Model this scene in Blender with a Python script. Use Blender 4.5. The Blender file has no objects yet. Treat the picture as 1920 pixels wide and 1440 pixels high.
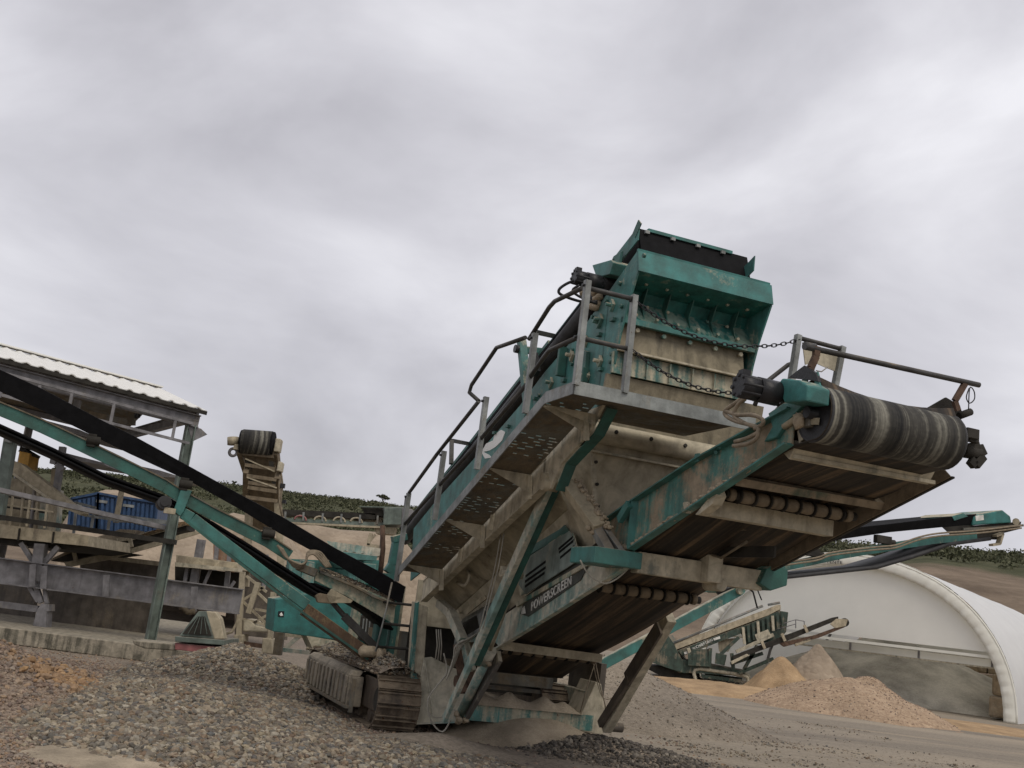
import bpy, math, random
import numpy as np
from mathutils import Vector, Matrix, noise
random.seed(7); rng = np.random.default_rng(7)
scene = bpy.context.scene
R = math.radians
# ------------------------------------------------------------------ camera
FPX, PITCH, ROLL, H = 2014.0, R(11.99), R(7.2), 1.6
Fw = Vector((0, math.cos(PITCH), math.sin(PITCH)))
U0 = Vector((0, -math.sin(PITCH), math.cos(PITCH))); R0 = Vector((1, 0, 0))
Rt = R0*math.cos(ROLL) + U0*math.sin(ROLL); Up = U0*math.cos(ROLL) - R0*math.sin(ROLL)
cam_d = bpy.data.cameras.new('camera'); cam = bpy.data.objects.new('camera', cam_d)
scene.collection.objects.link(cam); scene.camera = cam
cam_d.sensor_width = 36.0; cam_d.lens = 36.0*FPX/1920.0; cam_d.clip_end = 3000; cam_d.clip_start = 0.1
mw = Matrix((Rt, Up, -Fw)).transposed().to_4x4(); mw.translation = Vector((0, 0, H)); cam.matrix_world = mw
scene.view_settings.view_transform = 'Standard'; scene.view_settings.look = 'None'
scene.view_settings.exposure = 0.0; scene.view_settings.gamma = 1.0
# ------------------------------------------------------------------ sky
world = bpy.data.worlds.new('World'); scene.world = world; world.use_nodes = True
nt = world.node_tree; nt.nodes.clear()
def N(nt, t, **k):
    n = nt.nodes.new(t)
    for a, b in k.items(): setattr(n, a, b)
    return n
SUN_EL, SUN_AZ = R(52), R(150)      # azimuth clockwise from +Y
out = N(nt, 'ShaderNodeOutputWorld'); mix = N(nt, 'ShaderNodeMixShader'); mix.inputs[0].default_value = .92
sky = N(nt, 'ShaderNodeTexSky', sky_type='NISHITA', sun_disc=False); sky.sun_elevation = SUN_EL; sky.sun_rotation = SUN_AZ
b1 = N(nt, 'ShaderNodeBackground'); b1.inputs[1].default_value = .08
b2 = N(nt, 'ShaderNodeBackground'); b2.inputs[1].default_value = 1.45
tc = N(nt, 'ShaderNodeTexCoord')
mp = N(nt, 'ShaderNodeMapping'); mp.inputs['Scale'].default_value = (1.15, 1.15, 2.1); mp.inputs['Rotation'].default_value = (0, R(7), 0); mp.inputs['Location'].default_value = (3.4, 1.2, .62)
n1 = N(nt, 'ShaderNodeTexNoise'); n1.inputs['Scale'].default_value = 2.3; n1.inputs['Detail'].default_value = 6; n1.inputs['Roughness'].default_value = .52; n1.inputs['Distortion'].default_value = .35
n2 = N(nt, 'ShaderNodeTexNoise'); n2.inputs['Scale'].default_value = .9; n2.inputs['Detail'].default_value = 2
mm = N(nt, 'ShaderNodeMath', operation='MULTIPLY'); mm.inputs[1].default_value = .6
ma = N(nt, 'ShaderNodeMath', operation='MULTIPLY_ADD'); ma.inputs[1].default_value = .4
rp = N(nt, 'ShaderNodeValToRGB'); e = rp.color_ramp.elements
e[0].position = .36; e[0].color = (.325, .318, .345, 1); e[1].position = .64; e[1].color = (.65, .645, .675, 1)
x = rp.color_ramp.elements.new(.5); x.color = (.475, .468, .50, 1)
L_ = nt.links.new
L_(tc.outputs['Generated'], mp.inputs[0]); L_(mp.outputs[0], n1.inputs['Vector']); L_(mp.outputs[0], n2.inputs['Vector'])
L_(n1.outputs[0], mm.inputs[0]); L_(n2.outputs[0], ma.inputs[0]); L_(mm.outputs[0], ma.inputs[2]); L_(ma.outputs[0], rp.inputs[0])
L_(rp.outputs[0], b2.inputs[0]); L_(sky.outputs[0], b1.inputs[0]); L_(b1.outputs[0], mix.inputs[1]); L_(b2.outputs[0], mix.inputs[2]); L_(mix.outputs[0], out.inputs[0])
sun_d = bpy.data.lights.new('sun', 'SUN'); sun_d.energy = 1.35; sun_d.angle = R(40); sun_d.color = (1, .92, .78)
sun = bpy.data.objects.new('sun', sun_d); scene.collection.objects.link(sun)
sd = Vector((math.sin(SUN_AZ)*math.cos(SUN_EL), math.cos(SUN_AZ)*math.cos(SUN_EL), math.sin(SUN_EL)))
sun.rotation_euler = sd.to_track_quat('Z', 'Y').to_euler()
# ------------------------------------------------------------------ frames of reference
TH = R(20.1)
WV = Vector((math.cos(TH), math.sin(TH), 0)); LV = Vector((-math.sin(TH), math.cos(TH), 0)); ZV = Vector((0, 0, 1))
CO = Vector((0, 0, H))
def ray(x, y): return Fw*FPX + Rt*(x-960) - Up*(y-720)
def m(u, v, z): return WV*u + LV*v + ZV*z            # screener's own axes: u across, v along, z up
def MP(x, y, u=None, v=None, z=None):                # sight line met with a plane of the screener
    d = ray(x, y)
    ax, k = (WV, u) if u is not None else (LV, v) if v is not None else (ZV, z)
    return CO + d*((k - CO.dot(ax))/d.dot(ax))
def MPS(l, **k): return [MP(a, b, **k) for a, b in l]
def A(x, y, Y):                                      # sight line at depth Y
    d = ray(x, y); return CO + d*(Y/d.y)
def AS(l, Y): return [A(a, b, Y) for a, b in l]
def G(x, y, z=0):
    d = ray(x, y); return CO + d*((z-H)/d.z)
# ------------------------------------------------------------------ mesh builder
class MB:
    def __init__(s): s.v = []; s.f = []; s.sm = []
    def add(s, vs, fs, smooth=False):
        o = len(s.v); s.v += [tuple(p) for p in vs]
        for f in fs: s.f.append(tuple(i+o for i in f)); s.sm.append(smooth)
        return s
    def prism(s, pts, vec):
        pts = [Vector(p) for p in pts]; vec = Vector(vec); n = len(pts)
        nn = Vector((0, 0, 0))
        for i in range(n): nn += pts[i].cross(pts[(i+1) % n])
        if nn.dot(vec) > 0: pts = pts[::-1]
        vs = pts + [p+vec for p in pts]
        fs = [tuple(range(n)), tuple(range(2*n-1, n-1, -1))] + [(i, i+n, (i+1) % n+n, (i+1) % n) for i in range(n)]
        return s.add(vs, fs)
    def frame(s, a, b, up):
        d = (b-a).normalized(); sx = d.cross(up)
        if sx.length < 1e-4: sx = d.cross(Vector((1, 0.1, 0)))
        sx.normalize(); return d, sx, sx.cross(d).normalized()
    def bar(s, a, b, w, h, up=ZV):
        a = Vector(a); b = Vector(b); d, sx, sy = s.frame(a, b, up)
        q = [sx*(i*w/2)+sy*(j*h/2) for i, j in ((-1, -1), (1, -1), (1, 1), (-1, 1))]
        return s.add([a+k for k in q]+[b+k for k in q], [(3, 2, 1, 0), (4, 5, 6, 7)]+[(i, (i+1) % 4, (i+1) % 4+4, i+4) for i in range(4)])
    def path(s, pts, w, h, up=ZV):
        for a, b in zip(pts, pts[1:]): s.bar(a, b, w, h, up)
        return s
    def ibeam(s, a, b, h, w, t=.014, up=ZV):
        a = Vector(a); b = Vector(b); d, sx, sy = s.frame(a, b, up)
        s.bar(a+sy*(h/2-t/2), b+sy*(h/2-t/2), w, t, up); s.bar(a-sy*(h/2-t/2), b-sy*(h/2-t/2), w, t, up)
        return s.bar(a, b, t, h-2*t, up)
    def channel(s, a, b, h, w, side, t=.012, up=ZV):      # web on the side given, flanges away from it
        a = Vector(a); b = Vector(b); d, sx, sy = s.frame(a, b, up)
        if sx.dot(side) < 0: sx = -sx
        o = -sx*(w/2)
        s.bar(a, b, t, h, up); s.bar(a+o+sy*(h/2-t/2), b+o+sy*(h/2-t/2), w-t, t, up); return s.bar(a+o-sy*(h/2-t/2), b+o-sy*(h/2-t/2), w-t, t, up)
    def tube(s, pts, r, n=8, close=False):
        pts = [Vector(p) for p in pts]
        if not close and len(pts) > 3 and not isinstance(r, (list, tuple)) and r < .03 and r != .022:      # flexible lines bend smoothly
            q = [pts[0]]
            for i in range(len(pts)-1):
                p0, p1, p2, p3 = pts[max(i-1, 0)], pts[i], pts[i+1], pts[min(i+2, len(pts)-1)]
                for t_ in (.25, .5, .75, 1): q.append(.5*((2*p1)+(p2-p0)*t_+(2*p0-5*p1+4*p2-p3)*t_*t_+(3*p1-p0-3*p2+p3)*t_**3))
            pts = q
        k = len(pts); rings = []
        prev = None
        for i in range(k):
            if close: d = pts[(i+1) % k]-pts[i-1]
            else: d = pts[min(i+1, k-1)]-pts[max(i-1, 0)]
            d.normalize()
            if prev is None: a = d.orthogonal().normalized()
            else: a = (prev - d*prev.dot(d)).normalized()
            prev = a; b = d.cross(a)
            rr = r[i] if isinstance(r, (list, tuple)) else r
            rings.append([pts[i]+(a*math.cos(t)+b*math.sin(t))*rr for t in [2*math.pi*j/n for j in range(n)]])
        vs = [p for q in rings for p in q]; fs = []
        for i in range(k if close else k-1):
            i2 = (i+1) % k
            for j in range(n): fs.append((i*n+j, i*n+(j+1) % n, i2*n+(j+1) % n, i2*n+j))
        o = len(s.v); s.add(vs, fs, True)
        if not close:
            s.f.append(tuple(o+j for j in range(n-1, -1, -1))); s.sm.append(False)
            s.f.append(tuple(o+(k-1)*n+j for j in range(n))); s.sm.append(False)
        return s
    def cyl(s, a, b, r, n=16, r2=None): return s.tube([a, b], [r, r if r2 is None else r2], n)
    def ring(s, c, ax, r, t, n=16, k=6):
        ax = Vector(ax).normalized(); a = ax.orthogonal().normalized(); b = ax.cross(a)
        return s.tube([c+(a*math.cos(i*2*math.pi/n)+b*math.sin(i*2*math.pi/n))*r for i in range(n)], t, k, True)
    def box(s, c, dx, dy, dz, X=WV, Y=LV, Z=ZV):
        c = Vector(c); vs = [c+X*(i*dx/2)+Y*(j*dy/2)+Z*(k*dz/2) for k in (-1, 1) for i, j in ((-1, -1), (1, -1), (1, 1), (-1, 1))]
        return s.add(vs, [(3, 2, 1, 0), (4, 5, 6, 7)]+[(i, (i+1) % 4, (i+1) % 4+4, i+4) for i in range(4)])
    def lump(s, c, rx, ry, rz, seed=0, sub=2):
        import bmesh
        bm = bmesh.new(); bmesh.ops.create_icosphere(bm, subdivisions=sub, radius=1)
        vs = []
        for p in bm.verts:
            k = 1+.45*noise.noise(p.co*1.7+Vector((seed*3.1, 0, 0)))
            vs.append(Vector(c)+WV*(p.co.x*rx*k)+LV*(p.co.y*ry*k)+ZV*(p.co.z*rz*k))
        fs = [tuple(q.index for q in f.verts) for f in bm.faces]; bm.free(); return s.add(vs, fs, True)
    def sheet(s, rows, smooth=True):
        n = len(rows[0]); vs = [p for r in rows for p in r]
        return s.add(vs, [(i*n+j, i*n+j+1, (i+1)*n+j+1, (i+1)*n+j) for i in range(len(rows)-1) for j in range(n-1)], smooth)
    def split(s, name, mat, parent, bevel=0):
        par = list(range(len(s.v)))
        def fd(i):
            while par[i] != i: par[i] = par[par[i]]; i = par[i]
            return i
        for f in s.f:
            a = fd(f[0])
            for i in f[1:]: par[fd(i)] = a
        g = {}
        for f, q in zip(s.f, s.sm): g.setdefault(fd(f[0]), []).append((f, q))
        for fs in g.values():
            ids = sorted({i for f, _ in fs for i in f}); mp_ = {i: k for k, i in enumerate(ids)}
            MB().raw([s.v[i] for i in ids], [tuple(mp_[i] for i in f) for f, _ in fs], [q for _, q in fs]).build(name, mat, parent, bevel=bevel)
    def raw(s, v, f, sm): s.v = v; s.f = f; s.sm = sm; return s
    def build(s, name, mat, parent=None, base=None, bevel=0, solid=0):
        base = Vector(base) if base is not None else (ROOTLOC[parent.name] if parent else Vector((0, 0, 0)))
        me = bpy.data.meshes.new(name); me.from_pydata([tuple(Vector(p)-base) for p in s.v], [], s.f)
        me.polygons.foreach_set('use_smooth', s.sm); me.materials.append(mat); me.update()
        o = bpy.data.objects.new(name, me); scene.collection.objects.link(o)
        if parent: o.parent = parent
        else: o.location = base
        ROOTLOC[o.name] = base
        if solid: k = o.modifiers.new('s', 'SOLIDIFY'); k.thickness = solid; k.offset = 0
        if bevel: k = o.modifiers.new('b', 'BEVEL'); k.width = bevel; k.segments = 2; k.limit_method = 'ANGLE'; k.angle_limit = R(40)
        return o
ROOTLOC = {}
def tag(o, label=None, cat=None, group=None, kind=None):
    if label: o['label'] = label
    if cat: o['category'] = cat
    if group: o['group'] = group
    if kind: o['kind'] = kind
    return o
def root(name, loc, label, cat, group=None):
    o = bpy.data.objects.new(name, None); scene.collection.objects.link(o); o.location = Vector(loc); o.empty_display_size = .3
    ROOTLOC[o.name] = Vector(loc); return tag(o, label, cat, group)
def lerp(a, b, t): return a+(b-a)*t
# ------------------------------------------------------------------ materials
def newmat(name):
    mt = bpy.data.materials.new(name); mt.use_nodes = True; t = mt.node_tree; t.nodes.clear()
    o = N(t, 'ShaderNodeOutputMaterial'); p = N(t, 'ShaderNodeBsdfPrincipled'); t.links.new(p.outputs[0], o.inputs[0])
    return mt, t, p
def coord(t, scale=(1, 1, 1), rotz=0.0, loc=(0, 0, 0)):
    c = N(t, 'ShaderNodeTexCoord'); a = N(t, 'ShaderNodeMapping', vector_type='POINT'); a.inputs['Rotation'].default_value = (0, 0, rotz)
    b = N(t, 'ShaderNodeMapping'); b.inputs['Scale'].default_value = scale; b.inputs['Location'].default_value = loc
    t.links.new(c.outputs['Object'], a.inputs[0]); t.links.new(a.outputs[0], b.inputs[0]); return b.outputs[0]
def noi(t, vec, scale, detail=4, rough=.55, dist=0):
    n = N(t, 'ShaderNodeTexNoise'); n.inputs['Scale'].default_value = scale; n.inputs['Detail'].default_value = detail
    n.inputs['Roughness'].default_value = rough; n.inputs['Distortion'].default_value = dist
    t.links.new(vec, n.inputs['Vector']); return n.outputs[0]
def ramp(t, fac, lo, hi, c0=(0, 0, 0, 1), c1=(1, 1, 1, 1), extra=()):
    r = N(t, 'ShaderNodeValToRGB'); e = r.color_ramp.elements
    e[0].position = lo; e[0].color = c0; e[1].position = hi; e[1].color = c1
    for p, c in extra: k = e.new(p); k.color = c
    t.links.new(fac, r.inputs[0]); return r.outputs[0]
def mixc(t, fac, a, b, mode='MIX'):
    n = N(t, 'ShaderNodeMix', data_type='RGBA', blend_type=mode)
    for s_, i in ((fac, 0), (a, 6), (b, 7)):
        if hasattr(s_, 'links') or hasattr(s_, 'is_linked'): t.links.new(s_, n.inputs[i])
        elif i == 0: n.inputs[0].default_value = s_
        else: n.inputs[i].default_value = tuple(s_)+(1,) if len(s_) == 3 else s_
    return n.outputs[2]
def mth(t, op, a, b=0.0, c=0.0, clamp=False):
    n = N(t, 'ShaderNodeMath', operation=op); n.use_clamp = clamp
    for i, s_ in enumerate((a, b, c)):
        if hasattr(s_, 'is_linked'): t.links.new(s_, n.inputs[i])
        else: n.inputs[i].default_value = s_
    return n.outputs[0]
def bump(t, p, h, dist=.01, strength=.5):
    b = N(t, 'ShaderNodeBump'); b.inputs['Distance'].default_value = dist; b.inputs['Strength'].default_value = strength
    t.links.new(h, b.inputs['Height']); t.links.new(b.outputs[0], p.inputs['Normal'])
DUST = (.48, .43, .32); MUD = (.27, .215, .155)
def paint(name, col, dust=.35, dcol=DUST, rough=.5, rust=.04, metal=0.0, streak=1.0, var=.35, scale=1.0, drip=.5):
    """paint (or bare metal) with caked dust, run-down streaks and rust chips"""
    mt, t, p = newmat(name)
    v = coord(t, (1, 1, 1)); vs = coord(t, (9*scale, 9*scale, .9*scale), 0, (3, 1, 0))
    big = noi(t, v, 1.6*scale, 6, .62, .4); st = noi(t, vs, 1.0, 4, .6); fine = noi(t, v, 34*scale, 3, .6)
    base = mixc(t, ramp(t, noi(t, v, 5*scale, 4), .35, .7), tuple(c*(1-var) for c in col), tuple(min(1, c*(1+var)) for c in col))
    s1 = mth(t, 'MULTIPLY_ADD', big, 1-drip*streak*.6, mth(t, 'MULTIPLY', st, drip*streak*.6))
    s2 = mth(t, 'MULTIPLY_ADD', fine, .16, s1)
    geo = N(t, 'ShaderNodeNewGeometry'); sep = N(t, 'ShaderNodeSeparateXYZ'); t.links.new(geo.outputs['Normal'], sep.inputs[0])
    up = mth(t, 'MAXIMUM', sep.outputs[2], 0.0)
    s3 = mth(t, 'MULTIPLY_ADD', up, .22, s2)
    c = .80-.42*dust
    f = ramp(t, s3, max(0, c-.04), min(1, c+.06))
    dc = mixc(t, ramp(t, noi(t, v, 7*scale, 6, .65, .6), .33, .66), tuple(k*.56 for k in dcol), tuple(k*1.15 for k in dcol))
    c1 = mixc(t, mth(t, 'MULTIPLY', f, .93), base, dc)
    # thin film of dust everywhere
    c1 = mixc(t, .05+.16*dust, c1, dcol)
    rf = ramp(t, noi(t, v, 17*scale, 5, .7), .70-.25*rust, .74-.22*rust)
    c2 = mixc(t, rf, c1, (.10, .045, .022)) if rust > 0 else c1
    dk = ramp(t, st, .30, .52, (.55, .55, .55, 1), (1, 1, 1, 1))
    c3 = mixc(t, .55*streak, c2, mixc(t, 1.0, c2, dk, 'MULTIPLY'))
    t.links.new(c3, p.inputs['Base Color']); p.inputs['Metallic'].default_value = metal
    rr = mth(t, 'MULTIPLY_ADD', f, .9-rough, rough); t.links.new(rr, p.inputs['Roughness'])
    p.inputs['Specular IOR Level'].default_value = .3
    bump(t, p, mth(t, 'MULTIPLY_ADD', f, .6, fine), .006, .5)
    return mt
def plain(name, col, rough=.7, var=.25, scale=6, metal=0, bmp=.004, axis=(1, 1, 1), spec=.3):
    mt, t, p = newmat(name); v = coord(t, axis, -TH)
    c = mixc(t, ramp(t, noi(t, v, scale, 6, .6), .3, .7), tuple(k*(1-var) for k in col), tuple(min(1, k*(1+var)) for k in col))
    t.links.new(c, p.inputs['Base Color']); p.inputs['Roughness'].default_value = rough; p.inputs['Metallic'].default_value = metal
    p.inputs['Specular IOR Level'].default_value = spec
    if bmp: bump(t, p, noi(t, v, scale*6, 4), bmp, .6)
    return mt
TEALC = (.022, .150, .142)
Mt = dict(
    teal=paint('teal_paint', TEALC, .22, rust=.05, streak=.8),
    teal_clean=paint('teal_paint_fresh', (.018, .150, .145), .06, rust=.0, streak=.5),
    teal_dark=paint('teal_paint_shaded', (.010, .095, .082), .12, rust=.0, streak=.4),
    teal_dusty=paint('teal_paint_dusty', (.035, .17, .15), .62, rust=.06),
    teal_mud=paint('teal_paint_muddy', (.03, .14, .125), .86, rust=.08, dcol=(.40, .34, .24)),
    mud_plate=paint('dust_caked_plate', (.15, .17, .145), .80, rust=.06, dcol=(.53, .475, .36), streak=1.2),
    galv=paint('galvanised_steel', (.24, .255, .25), .30, rust=.03, metal=.25, rough=.5, dcol=(.24, .21, .17)),
    galv_mud=paint('galvanised_steel_muddy', (.13, .13, .115), .6, rust=.05, dcol=(.18, .145, .10)),
    pipe=paint('dark_tube_steel', (.045, .045, .045), .15, rust=.05, dcol=(.2, .17, .13), rough=.42),
    grey_steel=paint('grey_plant_steel', (.20, .195, .205), .28, rust=.05, dcol=(.27, .24, .20)),
    green_steel=paint('green_grey_steel', (.13, .165, .145), .2, rust=.04, dcol=(.24, .22, .18)),
    tan_steel=paint('tan_dusty_steel', (.24, .20, .15), .8, rust=.06, dcol=(.46, .40, .29)),
    white_dust=paint('whitish_dusty_steel', (.16, .30, .28), .60, rust=.04, dcol=(.56, .52, .42)),
    concrete=paint('stained_concrete', (.09, .085, .062), .60, rust=0, dcol=(.36, .32, .25), streak=1.6),
    wallbrown=paint('brown_grey_wall', (.10, .085, .07), .35, rust=.03, dcol=(.17, .14, .105)),
    rust=plain('rusty_steel', (.10, .062, .043), .8, .5, 9),
    track=paint('track_steel', (.07, .055, .045), .55, rust=.35, dcol=(.22, .175, .125), metal=.1),
    rubber=plain('black_rubber', (.0075, .0075, .0085), .75, .4, 8, spec=.12),
    rubber_g=plain('weathered_rubber', (.045, .045, .047), .55, .35, 6),
    black=plain('black_paint', (.02, .02, .022), .4, .3, 8),
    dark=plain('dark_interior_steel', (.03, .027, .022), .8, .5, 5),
    hose=plain('dusty_hose', (.22, .18, .13), .8, .35, 14),
    hose_w=plain('pale_cable', (.34, .32, .27), .7, .2, 14),
    mudlump=plain('dried_mud', (.34, .28, .20), .95, .3, 12, bmp=.02),
    muddark=paint('brown_roller_mud', (.10, .08, .055), .8, rust=.05, dcol=(.22, .175, .12)),
    white=plain('white_sheet', (.74, .73, .69), .45, .06, 3, bmp=.002),
    fabric=plain('white_tent_fabric', (.88, .89, .90), .5, .05, 1.2, bmp=.004),
    fabric_c=plain('cream_tent_fabric', (.84, .83, .75), .55, .06, 1.5, bmp=.004),
    fabric_g=plain('greyish_curtain_fabric', (.84, .83, .77), .6, .04, .8, bmp=.002),
    yellow=plain('yellow_paint', (.45, .25, .05), .6, .3, 5),
    pink=paint('pink_red_paint', (.28, .10, .10), .3, rust=0, dcol=(.34, .24, .2)),
    blue=paint('blue_paint', (.02, .055, .13), .2, rust=.05, dcol=(.15, .17, .22)),
    letter=paint('white_letter', (.72, .72, .68), .12, rust=0, scale=2),
    sticker=paint('grey_sticker', (.075, .08, .075), .2, rust=0),
    orange=plain('orange_plastic', (.5, .13, .04), .6, .2, 5),
    bin=paint('red_orange_wall', (.26, .13, .07), .4, rust=.0, dcol=(.32, .24, .17)),
    scr_green=paint('dark_green_paint', (.025, .055, .045), .38, rust=.05, dcol=(.22, .19, .14), scale=1.5),
)
def belt_mat(name, c0, c1, c2, sc=(9, .35, .35)):
    mt, t, p = newmat(name); v = coord(t, sc, -TH)
    n = noi(t, v, 1.0, 7, .68, .2); f = noi(t, coord(t, (1, 1, 1)), 26, 4, .6)
    c = ramp(t, mth(t, 'MULTIPLY_ADD', f, .12, mth(t, 'MULTIPLY', n, .94)), .44, .70, c0+(1,), c2+(1,), [(.56, c1+(1,))])
    t.links.new(c, p.inputs['Base Color']); p.inputs['Roughness'].default_value = .72; p.inputs['Specular IOR Level'].default_value = .3
    bump(t, p, n, .01, .5); return mt
Mt['belt'] = belt_mat('dirty_belt', (.014, .012, .010), (.042, .031, .021), (.16, .11, .065))
Mt['pulley'] = belt_mat('striped_pulley_belt', (.010, .010, .010), (.05, .047, .04), (.27, .26, .215), (7.5, .2, .2))
for k_ in ('fabric', 'fabric_c', 'fabric_g'):      # woven tent sheets let some daylight through
    t = Mt[k_].node_tree; o_ = [n for n in t.nodes if n.type == 'OUTPUT_MATERIAL'][0]; p_ = [n for n in t.nodes if n.type == 'BSDF_PRINCIPLED'][0]
    tr = N(t, 'ShaderNodeBsdfTranslucent'); tr.inputs[0].default_value = (.8, .79, .72, 1); mx = N(t, 'ShaderNodeMixShader'); mx.inputs[0].default_value = .35 if k_ == 'fabric' else .12
    t.links.new(p_.outputs[0], mx.inputs[1]); t.links.new(tr.outputs[0], mx.inputs[2]); t.links.new(mx.outputs[0], o_.inputs[0])
def stone_mat(name, cols, rough=.85):
    mt, t, p = newmat(name); g = N(t, 'ShaderNodeNewGeometry')
    r = N(t, 'ShaderNodeValToRGB'); r.color_ramp.interpolation = 'LINEAR'; e = r.color_ramp.elements
    e[0].position = 0; e[0].color = cols[0]+(1,); e[1].position = 1; e[1].color = cols[-1]+(1,)
    for i, c in enumerate(cols[1:-1]): e.new((i+1)/(len(cols)-1)).color = c+(1,)
    t.links.new(g.outputs['Random Per Island'], r.inputs[0])
    c = mixc(t, ramp(t, noi(t, coord(t), 30, 3), .3, .7), (.75, .75, .75), (1.15, 1.15, 1.15))
    t.links.new(mixc(t, 1.0, r.outputs[0], c, 'MULTIPLY'), p.inputs['Base Color'])
    p.inputs['Roughness'].default_value = rough; p.inputs['Specular IOR Level'].default_value = .25; return mt
GREYST = [(.09, .085, .075), (.24, .20, .15), (.15, .135, .115), (.36, .31, .23), (.18, .125, .085), (.12, .12, .115), (.37, .33, .26), (.22, .16, .105), (.10, .095, .085), (.30, .25, .17)]
REDST = [(.18, .13, .105), (.28, .205, .155), (.14, .11, .095), (.34, .26, .19), (.22, .17, .14), (.31, .21, .13), (.30, .25, .20), (.12, .10, .09)]
OCHST = [(.36, .23, .12), (.30, .19, .11), (.27, .18, .11), (.42, .28, .16), (.22, .15, .10)]
DARKST = [(.035, .033, .03), (.08, .07, .06), (.16, .14, .12), (.05, .045, .04), (.26, .23, .19), (.10, .085, .065)]
Mt['st_grey'] = stone_mat('mixed_gravel', GREYST); Mt['st_red'] = stone_mat('reddish_gravel', REDST)
Mt['st_och'] = stone_mat('ochre_rock', OCHST); Mt['st_dark'] = stone_mat('dark_gravel', DARKST)
def grain_mat(name, c0, c1, gscale=22, contrast=.5, big=.5, bmp=.02, bigvar=.25):
    """loose granular material: voronoi grains with per-grain tone over broad patches"""
    mt, t, p = newmat(name); v = coord(t)
    vo = N(t, 'ShaderNodeTexVoronoi'); vo.inputs['Scale'].default_value = gscale; t.links.new(v, vo.inputs['Vector'])
    sep = N(t, 'ShaderNodeSeparateColor'); t.links.new(vo.outputs['Color'], sep.inputs[0])
    b = noi(t, v, big, 6, .6)
    f = mth(t, 'ADD', mth(t, 'MULTIPLY', sep.outputs[0], contrast), mth(t, 'MULTIPLY', b, 1-contrast))
    c = mixc(t, f, c0, c1)
    c = mixc(t, 1.0, c, mixc(t, ramp(t, noi(t, v, big*1.7, 5, .6), .35, .65), (1-bigvar,)*3, (1+bigvar,)*3), 'MULTIPLY')
    t.links.new(c, p.inputs['Base Color']); p.inputs['Roughness'].default_value = .95; p.inputs['Specular IOR Level'].default_value = .15
    bump(t, p, mth(t, 'MULTIPLY_ADD', noi(t, v, gscale*.8, 4), .6, mth(t, 'MULTIPLY', vo.outputs['Distance'], -1)), bmp, .8); return mt
Mt['h_grey'] = grain_mat('grey_brown_gravel_bed', (.10, .082, .065), (.34, .28, .22), 30, .7, .7)
Mt['h_red'] = grain_mat('reddish_gravel_bed', (.12, .095, .075), (.33, .255, .195), 34, .65, .7)
Mt['h_sand'] = grain_mat('grey_sand', (.27, .225, .165), (.42, .35, .26), 60, .45, 1.2, .008)
Mt['h_fine'] = grain_mat('grey_brown_grit', (.185, .155, .12), (.33, .28, .22), 26, .6, .6, .014, .12)
Mt['h_pink'] = grain_mat('pinkish_gravel', (.24, .165, .11), (.46, .345, .24), 13, .6, .5, .03, .12)
Mt['h_ochre'] = grain_mat('ochre_sand', (.29, .19, .105), (.44, .315, .19), 26, .4, .9, .02, .22)
Mt['h_dust'] = grain_mat('dark_grey_dust', (.27, .25, .215), (.55, .52, .46), 20, .25, .35, .01, .35)
Mt['h_tan'] = grain_mat('tan_spoil', (.24, .19, .14), (.38, .31, .235), 6, .4, .5, .04, .15)
# ------------------------------------------------------------------ ground, road, hills
def npmesh(name, V, F, mat, parent=None, base=(0, 0, 0), smooth=False, nside=3):
    me = bpy.data.meshes.new(name); V = np.asarray(V, np.float32)-np.asarray(base, np.float32)
    me.vertices.add(len(V)); me.vertices.foreach_set('co', V.ravel())
    F = np.asarray(F, np.int32); me.loops.add(F.size); me.loops.foreach_set('vertex_index', F.ravel())
    me.polygons.add(len(F)); me.polygons.foreach_set('loop_start', np.arange(0, F.size, F.shape[1], dtype=np.int32))
    me.polygons.foreach_set('use_smooth', np.full(len(F), smooth, bool)); me.materials.append(mat); me.update(calc_edges=True); me.validate()
    o = bpy.data.objects.new(name, me); scene.collection.objects.link(o)
    if parent: o.parent = parent
    else: o.location = base
    ROOTLOC[o.name] = Vector(base); return o
_p = (1+5**.5)/2
ICV = np.array([(-1, _p, 0), (1, _p, 0), (-1, -_p, 0), (1, -_p, 0), (0, -1, _p), (0, 1, _p), (0, -1, -_p), (0, 1, -_p), (_p, 0, -1), (_p, 0, 1), (-_p, 0, -1), (-_p, 0, 1)])
ICV = ICV/np.linalg.norm(ICV[0])
ICF = np.array([(0, 11, 5), (0, 5, 1), (0, 1, 7), (0, 7, 10), (0, 10, 11), (1, 5, 9), (5, 11, 4), (11, 10, 2), (10, 7, 6), (7, 1, 8), (3, 9, 4), (3, 4, 2), (3, 2, 6), (3, 6, 8), (3, 8, 9), (4, 9, 5), (2, 4, 11), (6, 2, 10), (8, 6, 7), (9, 8, 1)])
def stones(name, P, S, mat, parent=None, base=(0, 0, 0)):
    n = len(P); q = rng.normal(size=(n, 4)); q /= np.linalg.norm(q, axis=1)[:, None]
    w, x, y, z = q.T
    M = np.stack([1-2*(y*y+z*z), 2*(x*y-z*w), 2*(x*z+y*w), 2*(x*y+z*w), 1-2*(x*x+z*z), 2*(y*z-x*w), 2*(x*z-y*w), 2*(y*z+x*w), 1-2*(x*x+y*y)], 1).reshape(n, 3, 3)
    V = ICV[None]*rng.uniform(.72, 1.2, (n, 12, 1))*rng.uniform(.55, 1.15, (n, 1, 3))
    V = np.einsum('nij,nkj->nki', M, V)*np.asarray(S)[:, None, None]; V[:, :, 2] *= .8
    V = V+np.asarray(P)[:, None, :]
    F = ICF[None]+(np.arange(n)*12)[:, None, None]
    return npmesh(name, V.reshape(-1, 3), F.reshape(-1, 3), mat, parent, base)
def n2(x, y, s=1.0, k=0.0): return noise.noise(Vector((x*s, y*s, k)))
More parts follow.
